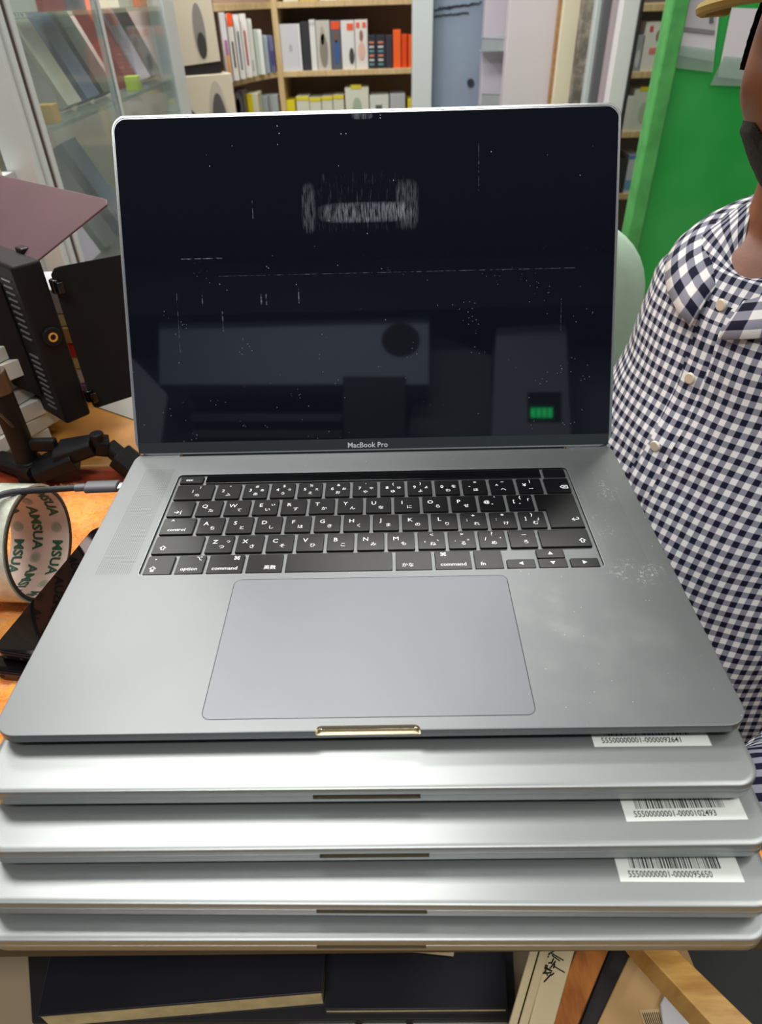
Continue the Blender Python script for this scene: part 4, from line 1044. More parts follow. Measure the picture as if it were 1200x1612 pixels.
# ================================================================== PALE GREEN CHAIR BEHIND THE LID
ch = thing('chair', 'pale green chair with rounded back behind the right of the laptop lid', 'chair', (.12, .74, ZF))
CG = mat('pale_green_vinyl', (186, 214, 192), .5, var=.05, vscale=8)
Yc = .66
pr = P(1012, 490, y=Yc); pt = P(960, 362, y=Yc); pb = P(975, 640, y=Yc)
zmid = (pt.z + pb.z) / 2 + .005; hh = (pt.z - pb.z) / 2 + .02; hwid = .17; cxx = pr.x - hwid
b = MB(); n = 48; rg = []
for d_, sc in ((-.028, .0), (-.028, .55), (-.024, .85), (-.012, .97), (.0, 1), (.012, .97), (.022, .85), (.026, .5), (.026, 0)):
    rg.append([Vector((cxx - .12 + hwid * sc * math.copysign(abs(math.cos(a)) ** .8, math.cos(a)), Yc - .74 + d_, zmid - ZF + hh * sc * math.copysign(abs(math.sin(a)) ** .75, math.sin(a)))) for a in [2 * math.pi * i / n for i in range(n)]])
b.stack(rg, cap0=False, cap1=False); b.build('backrest', CG, ch, smooth=60)
MB().stack(prof(-.2, .2, -.02, .36, .06, [(.01, .44), (0, .455), (0, .48), (.01, .50)], 8)).build('seat', CG, ch)
for x in (-.17, .17):
    for y in (.02, .32): MB().cyl((x, y, 0), (x * .9, y, .45), .012, n=14).build('leg', mat('chair_steel', (150, 152, 154), .3, metal=.8), ch)
    MB().cyl((x * .6, .0, .46), (x * .6 + cxx * .3, Yc - .74 + .01, zmid - ZF), .010, n=12).build('back_support', mat('chair_steel'), ch)

# ================================================================== UNDER THE TABLE EDGE
ZL = -.44
def zpoly(pts, z, th, name, m_, label=None, cat=None, bev=.001, grp=None, sm=30):
    q = [P(px, py, z=z) for px, py in pts]
    o = MB().prism([v - Vector((0, 0, th)) for v in q], (0, 0, th)).build(name, m_, None, bevel=bev, smooth=sm)
    if label: tag(o, label, cat, grp)
    return o
lw = thing('low_shelf', 'tan low shelf under the table at the bottom left', 'shelf', (-.1, .2, ZF))
MB().box(-.62, .300, -.16, .19, ZL - .085 - ZF - .02, ZL - .085 - ZF).build('shelf_board', mat('tan_shelf', (168, 150, 122), .45, var=.06, vscale=8), lw, M=T(.1, -.2, 0))
for x in (-.6, .285):
    for y in (-.14, .17): MB().box(x - .012, x + .012, y - .012, y + .012, 0, ZL - .085 - ZF - .02).build('leg', mat('tan_shelf'), lw, M=T(.1, -.2, 0))
COVER = mat('ledger_black', (22, 23, 32), .38, var=.1, vscale=20)
PAGES = mat('page_cream', (226, 206, 150), .8, var=.12, vscale=60)
# left ledger: black cover, thick page block showing along the near edge
def ledger(label, tl, bl, br, tr, zt, th, pg):
    q = [P(*tl, z=zt), P(*bl, z=zt), P(*br, z=zt), P(*tr, z=zt)]
    o0 = q[1].copy(); o0.z = zt - th
    t_ = thing('ledger_book', label, 'book', tuple(o0))
    qq = [v - o0 for v in q]
    MB().prism([v - Vector((0, 0, .003)) for v in qq], (0, 0, .003)).build('front_cover', COVER, t_, bevel=.0008)
    MB().prism([v - Vector((0, 0, th)) for v in qq], (0, 0, .003)).build('back_cover', COVER, t_, bevel=.0008)
    ins = [v.copy() for v in qq]
    c_ = sum(ins, Vector()) / 4
    ins = [c_ + (v - c_) * .985 for v in ins]
    o = MB().prism([v - Vector((0, 0, th - .003)) for v in ins], (0, 0, th - .006)).build('page_block', PAGES, t_)
    return t_
l1 = ledger('thick black ledger with a wide wedge of cream pages, left under the table', (92, 1440), (58, 1600), (508, 1562), (520, 1400), ZL + .02, .034, 1)
l2 = ledger('thin black ledger with a narrow line of pages, under the table centre', (514, 1400), (511, 1590), (800, 1588), (790, 1400), ZL, .012, 1)
# black slab under both
zpoly([(50, 1610), (40, 1450), (806, 1440), (812, 1604)], ZL - .045, .035, 'black_slab', mat('case_black', (18, 18, 20), .5), 'flat black case lying under the two ledgers', 'case')
# white paper bracket on the ledger
b = MB(); q = [P(px, py, z=ZL + .003) for px, py in ((632, 1486), (632, 1497), (714, 1506), (716, 1494), (706, 1493), (706, 1499), (640, 1493), (640, 1484))]
tag(b.prism(q, (0, 0, .001)).build('paper_scrap', mat('kraft_scrap', (196, 174, 132), .7), None), 'small buff paper scrap lying on the black ledger', 'paper')
for k, (a, c_, lab) in enumerate(((470, 560, 'left pale glass lid below the ledgers'), (570, 640, 'middle pale glass lid below the ledgers'), (650, 800, 'right pale glass lid below the ledgers'))):
    zpoly([(a, 1640), (a, 1604), (c_, 1603), (c_, 1640)], ZL - .055, .02, 'pale_tray', mat('pale_tray', (168, 170, 158), .3), lab, 'tray')
# cream panels standing side by side
CP = mat('cream_plastic', (206, 190, 150), .45, var=.04, vscale=20)
for k, (x0, x1, lab) in enumerate(((812, 826, 'leftmost cream plastic strip standing under the table'), (828, 843, 'middle cream plastic strip standing under the table'))):
    o = zpoly([(x0 + 44, 1420), (x0 - 15, 1625), (x1 - 15, 1625), (x1 + 44, 1420)], ZL + .07 - .004 * k, .12, 'plastic_strip', CP, lab, 'strip', grp='cream strips')
    o['label'] = lab
o = zpoly([(880, 1420), (829, 1625), (869, 1625), (926, 1420)], ZL + .06, .11, 'cream_box', mat('cream_box', (214, 198, 156), .5), 'cream box with a dark pen scribble beside the orange wood', 'box')
b = MB(); r = random.Random(5)
for k in range(26):
    p0 = P(862 + r.uniform(-9, 12), 1512 + r.uniform(-14, 22), z=ZL + .0605); p1 = p0 + Vector((r.uniform(-.010, .010), r.uniform(-.006, .006), 0)); b.cyl(p0, p1, .0006, n=5)
b.build('pen_scribble', INK, o)
OW = wood('orange_wood', (150, 84, 26), (188, 118, 50), .4, (10, 3, 1))
zpoly([(948, 1400), (855, 1625), (905, 1625), (997, 1400)], ZL + .055, .03, 'wood_plank', OW, 'orange-brown wooden slat under the table', 'wood')
zpoly([(998, 1400), (908, 1625), (934, 1625), (1040, 1400)], ZL + .04, .02, 'black_board', mat('slat_black', (20, 20, 20), .5), 'black slat with scuffed end beside the orange wood', 'strip')
o = zpoly([(1040, 1400), (934, 1625), (1145, 1640), (1050, 1545), (985, 1480), (1010, 1400)], ZL + .02, .10, 'tan_carton', mat('tan_carton', (206, 168, 112), .5, var=.05, vscale=9), 'tan carton with a small barcode label under the table', 'box')
q = [P(px, py, z=ZL + .021) for px, py in ((1006, 1590), (1040, 1588), (1052, 1625), (1018, 1625))]
b = MB().prism(q, (0, 0, .0003)); 
for k in range(9):
    p0 = q[0].lerp(q[1], .1 + k * .09); p1 = q[3].lerp(q[2], .1 + k * .09); d_ = (q[1] - q[0]).normalized() * .0007; b.prism([p0 * .85 + p1 * .15 + Vector((0, 0, .0004)), p0 * .3 + p1 * .7 + Vector((0, 0, .0004)), p0 * .3 + p1 * .7 + d_ + Vector((0, 0, .0004)), p0 * .85 + p1 * .15 + d_ + Vector((0, 0, .0004))], (0, 0, .0002), 1)
b.build('carton_label', [mat('tan_label', (214, 188, 140), .5), INK], o, smooth=0)
zpoly([(1054, 1552), (1040, 1580), (1046, 1625), (1120, 1625), (1090, 1585)], ZL + .028, .005, 'plastic_sheet', mat('clear_white', (222, 224, 226), .15), 'glossy white plastic sheet on the tan carton', 'plastic')
GW = wood('golden_wood', (176, 126, 52), (214, 168, 88), .35, (2, 10, 1))
zpoly([(960, 1430), (1012, 1495), (1145, 1640), (1215, 1640), (1066, 1495), (1010, 1430)], ZL + .10, .03, 'wooden_bar', GW, 'golden wooden bar running diagonally at the bottom right', 'wood')

cr = thing('storage_crate', 'dark green crate on the floor at the bottom right beside the wooden bar', 'crate', (.46, .01, ZF))
DG = mat('crate_green', (16, 30, 24), .6)
MB().box(-.145, .145, -.165, .165, 0, .395).build('crate_body', DG, cr, bevel=.006)
MB().box(-.15, .15, -.17, .17, .395, .42).build('lid', mat('crate_lid', (12, 18, 16), .6), cr, bevel=.006)
# ================================================================== PERSON
def gingham(name, p=.0108, w=(222, 222, 220), d=(20, 22, 44)):
    m = bpy.data.materials.new(name); t = NT(m)
    uv = t.new('ShaderNodeTexCoord').outputs['UV']; xyz = t.sep(uv)
    dis = t.noise(30, 2, t.coord()); 
    def st_(s):
        f = t.math('FRACT', t.math('MULTIPLY', s, 1 / p)); a = t.math('ABSOLUTE', t.math('SUBTRACT', f, .5)); return t.math('SUBTRACT', 1.0, t.step(a, .23, .27))
    a = st_(xyz[0]); b_ = st_(xyz[1])
    both = t.math('MULTIPLY', a, b_); any_ = t.math('MAXIMUM', a, b_)
    c1 = t.mix(any_, srgb(*w), srgb(132, 134, 148)); c2 = t.mix(both, c1, srgb(*d))
    t.link(c2, t.b.inputs['Base Color']); t.b.inputs['Roughness'].default_value = .85; t.b.inputs['Specular IOR Level'].default_value = .2
    t.bump(t.noise(900, 2, t.coord()), .2, .0004)
    return m
GIN = gingham('gingham_cloth')
F_ = Vector((-.885, -.465, 0)).normalized(); R_ = Vector((F_.y, -F_.x, 0))      # facing and his right-hand side
def loftmesh(spec, nr=60, ns=64, p0=0, wr=0, ex=.9, seed=0, startv=0, f=F_, r_=R_, useframe=True):
    """spec: list of (center, a, b); ring frames either fixed (torso) or following the path (sleeves)"""
    cs = smooth_path([Vector(s[0]) for s in spec], nr // (len(spec) - 1))
    ab = smooth_path([Vector((s[1], s[2], 0)) for s in spec], nr // (len(spec) - 1))
    V_ = []; UV = []; vv = startv; per = 2 * math.pi * (max(x.x for x in ab) + max(x.y for x in ab)) / 2
    for j, (c, s) in enumerate(zip(cs, ab)):
        if j: vv += (cs[j] - cs[j - 1]).length
        if useframe: X, Yv = r_, f
        else:
            d = (cs[min(j + 1, len(cs) - 1)] - cs[max(j - 1, 0)]).normalized(); X = d.cross(Vector((.2, 1, .1))).normalized(); Yv = d.cross(X).normalized()
        arc = 0; prev = None
        for i in range(ns + 1):
            a = 2 * math.pi * i / ns - math.pi     # seam at the back, 0 = front
            sx = math.sin(a); cy = math.cos(a)
            pnt = c + X * s.x * math.copysign(abs(sx) ** ex, sx) + Yv * s.y * math.copysign(abs(cy) ** ex, cy)
            if wr:
                q = pnt * 1.0
                h = wr * (noise.noise(Vector((q.x * 14, q.y * 14, q.z * 9 + seed))) + .5 * noise.noise(Vector((q.x * 32 + 5, q.y * 30, q.z * 22 + seed))))
                h += wr * .5 * math.sin((q.z * 1.0 + q.x * .9 + q.y * .5) * 95 + 4 * noise.noise(q * 9)) * max(0, noise.noise(q * 7 + Vector((3, seed, 1))))
                pnt = pnt + (pnt - c).normalized() * h
            V_.append(pnt)
            UV.append([a, vv])
        # arc length uv centred on front
        row = V_[-(ns + 1):]; acc = [0]
        for i in range(ns): acc.append(acc[-1] + (row[i + 1] - row[i]).length)
        mid = acc[ns // 2]
        for i in range(ns + 1): UV[-(ns + 1) + i] = (acc[i] - mid + p0, vv)
    nrw = len(cs); Fc = []
    for j in range(nrw - 1):
        for i in range(ns): k = j * (ns + 1) + i; Fc.append((k, k + 1, k + ns + 2, k + ns + 1))
    return V_, Fc, UV
NK = Vector((.418, .448, .070))
PB = thing('person', 'person in navy and white gingham shirt and cap sitting at the right of the table', 'person', (.42, .40, ZF))
Mp = T(-.42, -.40, -ZF)
torso = [((.392, .436, .116), .054, .055), ((.391, .434, .099), .080, .063), ((.389, .430, .076), .112, .077), ((.385, .425, .040), .134, .094), ((.376, .412, -.030), .136, .105),
         ((.346, .388, -.13), .155, .112), ((.332, .370, -.22), .160, .122), ((.338, .365, -.32), .168, .135), ((.360, .360, -.46), .175, .145)]
sh_r = Vector((.388, .425, .040)) + R_ * .082
sh_l = Vector((.384, .425, .026)) - R_ * .135
el_r = sh_r + Vector((-.030, -.020, -.20)); 
el_l = Vector((.430, .150, -.245)); wr_l = Vector((.262, .035, -.150))
Vs, Fs, UVs = loftmesh(torso, 96, 110, wr=.0045)
ccx = Vector((.385, .432, 0))
for k_, v_ in enumerate(Vs):
    row_ = k_ // 111; i_ = k_ % 111; an_ = (i_ - 55) / 55 * math.pi
    fade = max(0, 1 - row_ / 26)
    v_.z -= .060 * math.exp(-(abs(an_) / .34) ** 1.5) * fade
    if fade: v_ += F_ * (.014 * math.exp(-(an_ / .42) ** 2) * fade)
b = MB(); b.v = list(Vs); b.f = list(Fs); b.m = [0] * len(Fs); uvs = list(UVs)
def addl(*a, **k):
    v, f, u = loftmesh(*a, **k); n0 = len(b.v); b.v += v; b.f += [tuple(i + n0 for i in q) for q in f]; b.m += [0] * len(f); uvs.extend(u)
addl([(sh_r + Vector((.03, -.03, .005)), .052, .050), (sh_r + Vector((0, 0, -.02)), .060, .060), (sh_r.lerp(el_r, .5), .056, .058), (el_r, .052, .052), (el_r + Vector((-.05, -.06, -.03)), .048, .048)], 40, 48, wr=.004, seed=4, useframe=False)
addl([(sh_l + Vector((.0, .03, .0)), .055, .055), (sh_l + Vector((.01, -.02, -.04)), .064, .062), (sh_l.lerp(el_l, .55), .060, .060), (el_l, .056, .056), (el_l.lerp(wr_l, .35), .052, .052), (el_l.lerp(wr_l, .75), .046, .046), (wr_l, .042, .042), (wr_l + Vector((-.25, .30, -.85)).normalized() * .018, .040, .038)], 72, 56, wr=.006, seed=9, useframe=False)
shirt = b.build('shirt', [GIN], PB, rec=False, smooth=180, M=Mp, uvs=uvs)

# placket band, buttons, collar follow the front of the torso loft
nrow = len(Vs) // 111
def front_pt(z, off=0.0, side=0.0):
    """point on the shirt front at height z, shifted sideways along the surface"""
    best = min(range(nrow), key=lambda j: abs(Vs[j * 111 + 55].z - z))
    k = int(round(side / .0095)); p = Vs[best * 111 + 55 + k]
    c = sum((Vs[best * 111 + i] for i in range(110)), Vector()) / 110
    return p + (p - c).normalized() * off
b = MB(); pl_uv = []; zlist = [.050 - .008 * i for i in range(58)]
for j, z in enumerate(zlist):
    c = front_pt(z, .0016)
    for s_ in (-.015, -.005, .005, .015): b.v.append(c + R_ * s_ + F_ * (-.0022 if abs(s_) > .01 else 0)); pl_uv.append((s_ + .003, z))
for j in range(len(zlist) - 1):
    for i in range(3): k = j * 4 + i; b.f.append((k, k + 4, k + 5, k + 1)); b.m.append(0)
pk = b.build('placket', [GIN], None, rec=False, smooth=180, uvs=pl_uv); pk.parent = shirt; pk.matrix_parent_inverse = Matrix.Identity(4)
BTN = mat('shirt_button', (226, 214, 196), .25, coat=.5)
for z in (.050, -.012, -.070, -.130, -.195, -.26, -.33):
    c = front_pt(z, .0025); n_ = (c - Vector((.378, .415, c.z))).normalized()
    o = MB().cyl(c, c + n_ * .0022, .0056, .0050, n=24).build('button', BTN, None, bevel=.0006); o.parent = shirt
# collar: a band round the neck with two pointed leaves
def torso_at(z):
    for (c0, a0, b0), (c1, a1, b1) in zip(torso, torso[1:]):
        if c0[2] >= z >= c1[2]:
            k = (c0[2] - z) / (c0[2] - c1[2]); return Vector(c0).lerp(Vector(c1), k), a0 + (a1 - a0) * k, b0 + (b1 - b0) * k
    return Vector(torso[0][0]), torso[0][1], torso[0][2]
def collar(side):
    b = MB(); uv = []; n = 20
    for i in range(n + 1):
        t_ = i / n                                   # 0 = back of the neck, 1 = front opening
        a = math.pi * (1 - t_ * .92)
        X = R_ * side
        zt_ = .132 - .060 * t_ ** 1.7
        c0 = Vector((.392, .436, zt_)); ptop = c0 + X * math.sin(a) * (.058 + .004 * t_) + F_ * math.cos(a) * (.057 + .012 * t_)
        zb_ = zt_ - .030 - .012 * max(0, t_ - .7) / .3; c1, a1, b1 = torso_at(zb_)
        a2 = a - .14 * max(0, t_ - .6) / .4
        pbot = Vector((c1.x, c1.y, zb_)) + X * math.sin(a2) * (a1 + .004) + F_ * math.cos(a2) * (b1 + .010)
        for k in range(6):
            w_ = k / 5; q = ptop.lerp(pbot, w_); q.z += .007 * math.sin(math.pi * w_); q += (q - Vector((.388, .436, q.z))).normalized() * .003 * math.sin(math.pi * w_)
            b.v.append(q); uv.append((t_ * .16, w_ * .045))
    for i in range(n):
        for k in range(5): a = i * 6 + k; b.f.append((a, a + 1, a + 7, a + 6)); b.m.append(0)
    o = b.build('collar', [GIN], None, rec=False, smooth=180, uvs=uv); o.parent = shirt
    md = o.modifiers.new('s', 'SOLIDIFY'); md.thickness = .002; md.offset = 0
collar(1); collar(-1)

# body: one continuous surface (head, neck, trunk, arms, hands, legs)
HC = Vector((.376, .424, .226)); HY = math.radians(-46)
HM = Matrix.Translation(HC) @ Matrix.Rotation(HY, 4, 'Z') @ Matrix.Rotation(math.radians(-6), 4, 'X')
def headmesh(nu=72, nv=60):
    vs = []; fs = []
    def bump_(x, z, cx, cz, rx, rz): return math.exp(-(((x - cx) / rx) ** 2 + ((z - cz) / rz) ** 2))
    for j in range(nv + 1):
        th = math.pi * j / nv
        for i in range(nu):
            ph = 2 * math.pi * i / nu
            x = math.sin(th) * math.sin(ph); y = -math.sin(th) * math.cos(ph); z = math.cos(th)
            X = x * .076; Y = y * .096; Z = z * .116 + .008
            if Z < 0:
                k = min(1, -Z / .11); X *= 1 - .30 * k * k; Y = Y * (1 - .10 * k) if Y < 0 else Y * (1 - .55 * k)
            if y < 0:
                f = -y
                X0 = X
                Y -= f * (.026 * bump_(X0, Z, 0, -.035, .012, .014) + .014 * bump_(X0, Z, 0, -.012, .008, .022))      # nose
                Y -= f * .007 * bump_(X0, Z, 0, .026, .045, .010)                                                    # brow
                Y += f * (.009 * bump_(X0, Z, .031, .002, .015, .011) + .009 * bump_(X0, Z, -.031, .002, .015, .011))  # sockets
                Y -= f * (.007 * bump_(X0, Z, 0, -.073, .022, .0045) + .008 * bump_(X0, Z, 0, -.084, .018, .005))     # lips
                Y -= f * .008 * bump_(X0, Z, 0, -.103, .022, .014)                                                   # chin
                s_ = bump_(abs(X0), Z, .052, -.028, .020, .020); X += math.copysign(.004 * s_, X0); Y -= .004 * s_    # cheekbones
            vs.append(Vector((X, Y, Z)))
    for j in range(nv):
        for i in range(nu): a = j * nu + i; c = j * nu + (i + 1) % nu; fs.append((a, c, c + nu, a + nu))
    return vs, fs
hv, hf = headmesh()
hvf, hff = headmesh(240, 200)
bm_ = MB(); bm_.add([HM @ v for v in hv], hf)
for sd_ in (-1, 1):                                    # ears
    n = 20; rg = []
    for (d, sc) in ((0, .7), (.006, 1), (.011, 1.05), (.012, .85), (.009, .55)):
        rg.append([HM @ Vector((sd_ * (.071 + d), .012 + .016 * sc * math.cos(a) + d * .9, -.004 + .030 * sc * math.sin(a))) for a in [2 * math.pi * i / n for i in range(n)]])
    bm_.stack(rg)
def limb(pts): # [(p, r)...] closed tapered tube
    ps = smooth_path([Vector(p) for p, r_ in pts], 6); rs = smooth_path([Vector((r_, 0, 0)) for p, r_ in pts], 6); n = 20; rg = []
    for j, p in enumerate(ps):
        d = (ps[min(j + 1, len(ps) - 1)] - ps[max(j - 1, 0)]).normalized(); x = d.cross(Vector((.3, .9, .2))).normalized(); y = d.cross(x)
        rg.append([p + (x * math.cos(2 * math.pi * i / n) + y * math.sin(2 * math.pi * i / n)) * rs[j].x for i in range(n)])
    bm_.stack(rg)
nb = Vector((.390, .434, .05))
limb([(HC + Vector((.014, .014, -.04)), .050), (Vector((.383, .432, .10)), .050), (nb, .056)])
tv, tf_, tu = loftmesh([(Vector(c), a * .90, b_ * .90) for c, a, b_ in torso], 48, 48)
bm_.add(tv, tf_)
# caps for the trunk
k0 = len(bm_.v) - len(tv); bm_.f.append(tuple(k0 + i for i in range(48))); bm_.m.append(0); bm_.f.append(tuple(len(bm_.v) - 49 + i for i in range(48))[::-1]); bm_.m.append(0)
limb([(sh_r - R_ * .02, .045), (sh_r.lerp(el_r, .5), .042), (el_r, .036), (el_r + Vector((-.04, -.05, -.10)), .034), (el_r + Vector((-.05, -.10, -.20)), .026)])
limb([(sh_l + R_ * .02, .045), (sh_l.lerp(el_l, .5), .044), (el_l, .038), (el_l.lerp(wr_l, .6), .032), (wr_l, .024)])
def hand(w0, d, palm_n, curl=.5):
    d = Vector(d).normalized(); pn = Vector(palm_n); pn = (pn - d * pn.dot(d)).normalized(); s_ = d.cross(pn)
    n = 16; rg = []
    for t_, wx, hx in ((0, .026, .019), (.3, .032, .016), (.7, .040, .015), (1, .040, .012)):
        c = w0 + d * .085 * t_; rg.append([c + s_ * wx * math.cos(2 * math.pi * i / n) + pn * hx * math.sin(2 * math.pi * i / n) for i in range(n)])
    bm_.stack(rg)
    for k, ln_ in enumerate((.070, .078, .073, .058)):
        base_ = w0 + d * .080 + s_ * (.029 - .0195 * k); pts = [(base_, .0095)]; dd = d.copy(); p = base_
        for seg in range(3):
            dd = (dd + pn * curl * .6).normalized(); p = p + dd * ln_ / 3; pts.append((p, .009 - .0012 * seg))
        limb(pts)
    tb_ = w0 + d * .02 + s_ * .026; limb([(tb_, .012), (tb_ + s_ * .022 + d * .025, .011), (tb_ + s_ * .026 + d * .055 + pn * .012, .009)])
hand(wr_l, Vector((-.25, .30, -.85)), Vector((-1, 0, .1)), .4)
hand(el_r + Vector((-.05, -.10, -.20)), Vector((-.5, -.5, -.7)), Vector((-.3, -.3, -1)), .4)
hip = Vector((.385, .365, -.50))
LEGS = []
for sd_ in (1, -1):
    h0 = hip + R_ * .085 * sd_; kn = h0 + F_ * .10 + Vector((.02, .32 if sd_ > 0 else .02, -.02)) if False else h0 + F_ * .22 + Vector((.0, .05, -.03)); an = Vector((kn.x + .02, kn.y, ZF + .09))
    LEGS.append((h0, kn, an)); limb([(h0, .080), (h0.lerp(kn, .5), .070), (kn, .052), (kn.lerp(an, .35), .052), (an, .034), (an + F_ * .10 + Vector((0, 0, -.05)), .030)])
m = bpy.data.materials.new('brown_skin'); t = NT(m); c = t.coord()
t.link(t.mix(t.step(t.noise(30, 4, c), .3, .7), srgb(112, 66, 42), srgb(140, 86, 56)), t.b.inputs['Base Color']); t.b.inputs['Roughness'].default_value = .42
t.b.inputs['Subsurface Weight'].default_value = .12; t.b.inputs['Subsurface Radius'].default_value = (.006, .002, .001); t.bump(t.noise(700, 3, c), .15, .0005)
SKIN = m
bo = bm_.build('t', [SKIN], None, smooth=0)
md = bo.modifiers.new('r', 'REMESH'); md.mode = 'VOXEL'; md.voxel_size = .0042; md.use_smooth_shade = True
sm_ = bo.modifiers.new('s', 'SMOOTH'); sm_.factor = .5; sm_.iterations = 3
me = evaluated_mesh(bo); bpy.data.objects.remove(bo); me.name = 'body'
if not me.materials: me.materials.append(SKIN)
me.shade_smooth()
body_p = bpy.data.objects.new('body', me); COL.objects.link(body_p); body_p.matrix_world = Mp; body_p.parent = PB
HML = Mp @ HM
# eyes, brows, beard, hair, cap
for sx in (-1, 1):
    e = MB(); n = 20
    rg = [[HM @ Vector((sx * .031 + r_ * math.cos(2 * math.pi * i / n), -.0795 - d, .002 + r_ * math.sin(2 * math.pi * i / n))) for i in range(n)] for d, r_ in ((-.0035, .0105), (.0005, .0088), (.0030, .0058), (.0034, .0050))]
    e.stack(rg[:3], 0, cap1=False); e.stack(rg[2:], 1, cap0=False)
    e.build('eye', [mat('eye_white', (214, 206, 198), .2), mat('eye_iris', (30, 20, 16), .1)], PB, M=Mp, smooth=60)
HAIR = mat('black_hair', (16, 13, 13), .75, bump=.8, bscale=900)
def shell(name, mask, off, m_, thick=0):
    keep = [mask(v) for v in hvf]; b = MB(); idx = {}
    for k, v in enumerate(hvf):
        if keep[k] > 0:
            idx[k] = len(b.v); nv_ = Vector((v.x / .076 ** 2, v.y / .096 ** 2, v.z / .116 ** 2)).normalized()
            b.v.append(HM @ (v + nv_ * (off * min(1, keep[k]) + .0006 * noise.noise(v * 400)))); 
    for f in hff:
        if all(i in idx for i in f): b.f.append(tuple(idx[i] for i in f)); b.m.append(0)
    return b.build(name, [m_], PB, M=Mp, smooth=180)
def beard_mask(v):
    if v.y > .022: return 0
    ax = abs(v.x)
    if ax < .021 and -.090 < v.z < -.070: return 0
    lim = -.054 if ax < .028 else -.054 + .75 * (ax - .028)
    lim = min(lim, -.046)
    if v.y > -.015: lim = -.046 + .9 * (v.y + .015)
    return max(0, min(1, (lim - v.z) / .006)) + (.01 if v.z < lim else 0)
shell('beard', beard_mask, .0050, HAIR)
def hair_mask(v): return 1 if (v.z > .045 or (v.y > .01 and v.z > -.02 - .3 * max(0, v.y)) or (abs(v.x) > .060 and v.z > -.012 and v.y > -.030)) and not (v.y < -.055 and v.z < .06) else 0
shell('hair', hair_mask, .0050, HAIR)
for sx in (-1, 1):
    b = MB().tube([HM @ Vector((sx * .014, -.096, .020)), HM @ Vector((sx * .030, -.0945, .026)), HM @ Vector((sx * .048, -.081, .021))], lambda t_: .0035 * (1 - .5 * abs(2 * t_ - 1))); b.build('eyebrow', HAIR, PB, M=Mp)
CAPM = mat('cap_black', (24, 24, 26), .7); CAPY = mat('cap_mustard', (150, 128, 60), .6)
b = MB(); keep = {}
for k, v in enumerate(hv):
    if v.z > .040 + .0 * v.y:
        keep[k] = len(b.v); nv_ = Vector((v.x / .076 ** 2, v.y / .096 ** 2, v.z / .116 ** 2)).normalized(); b.v.append(HM @ (v + nv_ * .012 + Vector((0, 0, .006))))
for f in hf:
    if all(i in keep for i in f): b.f.append(tuple(keep[i] for i in f)); b.m.append(0)
cap = b.build('cap', [CAPM], PB, M=Mp, smooth=180)
b = MB(); n = 20; top_ = []; bot_ = []
outer = []; inner = []
for i in range(n + 1):
    a = math.pi * (i / n); x = math.cos(a)
    inner.append(Vector((.078 * x, -.060 - .042 * math.sin(a), .052 - .004 * math.sin(a))))
    outer.append(Vector((.088 * x, -.060 - .106 * math.sin(a) ** .7, .042 - .020 * math.sin(a) - .020 * x * x)))
for dz, flip in ((0, 1), (.004, 0)):
    k = len(b.v)
    for p_, q_ in zip(inner, outer): b.v += [HM @ (p_ + Vector((0, 0, dz))), HM @ (q_ + Vector((0, 0, dz)))]
    for i in range(n): f = (k + 2 * i, k + 2 * i + 1, k + 2 * i + 3, k + 2 * i + 2); b.f.append(f if flip else f[::-1]); b.m.append(0)
for i in range(n): b.f.append((2 * i + 1, 2 * (n + 1) + 2 * i + 1, 2 * (n + 1) + 2 * i + 3, 2 * i + 3)); b.m.append(1)
br = b.build('cap_brim', [CAPM, CAPY], None, smooth=40); br.parent = cap
rim = MB().tube([HM @ (p_ + Vector((0, 0, .002))) for p_ in outer], .0042, 8, res=2).build('brim_piping', CAPY, None); rim.parent = cap
# trousers and shoes (mostly under the table)
TRO = mat('dark_trousers', (18, 20, 26), .85)
b = MB()
for h0, kn, an in LEGS:
    ps = smooth_path([h0, h0.lerp(kn, .5), kn, kn.lerp(an, .4), an], 6); rs = smooth_path([Vector((r_, 0, 0)) for r_ in (.094, .084, .068, .062, .055)], 6); n = 20; rg = []
    for j, p in enumerate(ps):
        d = (ps[min(j + 1, len(ps) - 1)] - ps[max(j - 1, 0)]).normalized(); x = d.cross(Vector((.3, .9, .2))).normalized(); y = d.cross(x)
        rg.append([p + (x * math.cos(2 * math.pi * i / n) + y * math.sin(2 * math.pi * i / n)) * rs[j].x for i in range(n)])
    b.stack(rg)
b.build('trousers', TRO, PB, M=Mp)
for h0, kn, an in LEGS:
    f0 = Vector((an.x, an.y, ZF)); Mq = Matrix(((F_.x, R_.x, 0, f0.x), (F_.y, R_.y, 0, f0.y), (0, 0, 1, f0.z), (0, 0, 0, 1)))
    MB().stack(prof(-.08, .19, -.045, .045, .042, [(.003, 0), (0, .012), (0, .03), (.008, .055), (.02, .075)], 8)).build('shoe', mat('shoe_black', (16, 16, 17), .5), PB, M=Mp @ Mq)
stl = thing('stool', 'dark stool under the person in the checked shirt', 'stool', (hip.x, hip.y, ZF))
MB().cyl((0, 0, .37), (0, 0, .395), .17, n=40).build('seat', mat('stool_black', (28, 28, 30), .6), stl, bevel=.006)
for k in range(4):
    a = math.pi / 4 + k * math.pi / 2; MB().cyl((.15 * math.cos(a), .15 * math.sin(a), 0), (.12 * math.cos(a), .12 * math.sin(a), .372), .012, n=12).build('leg', mat('stool_black'), stl)

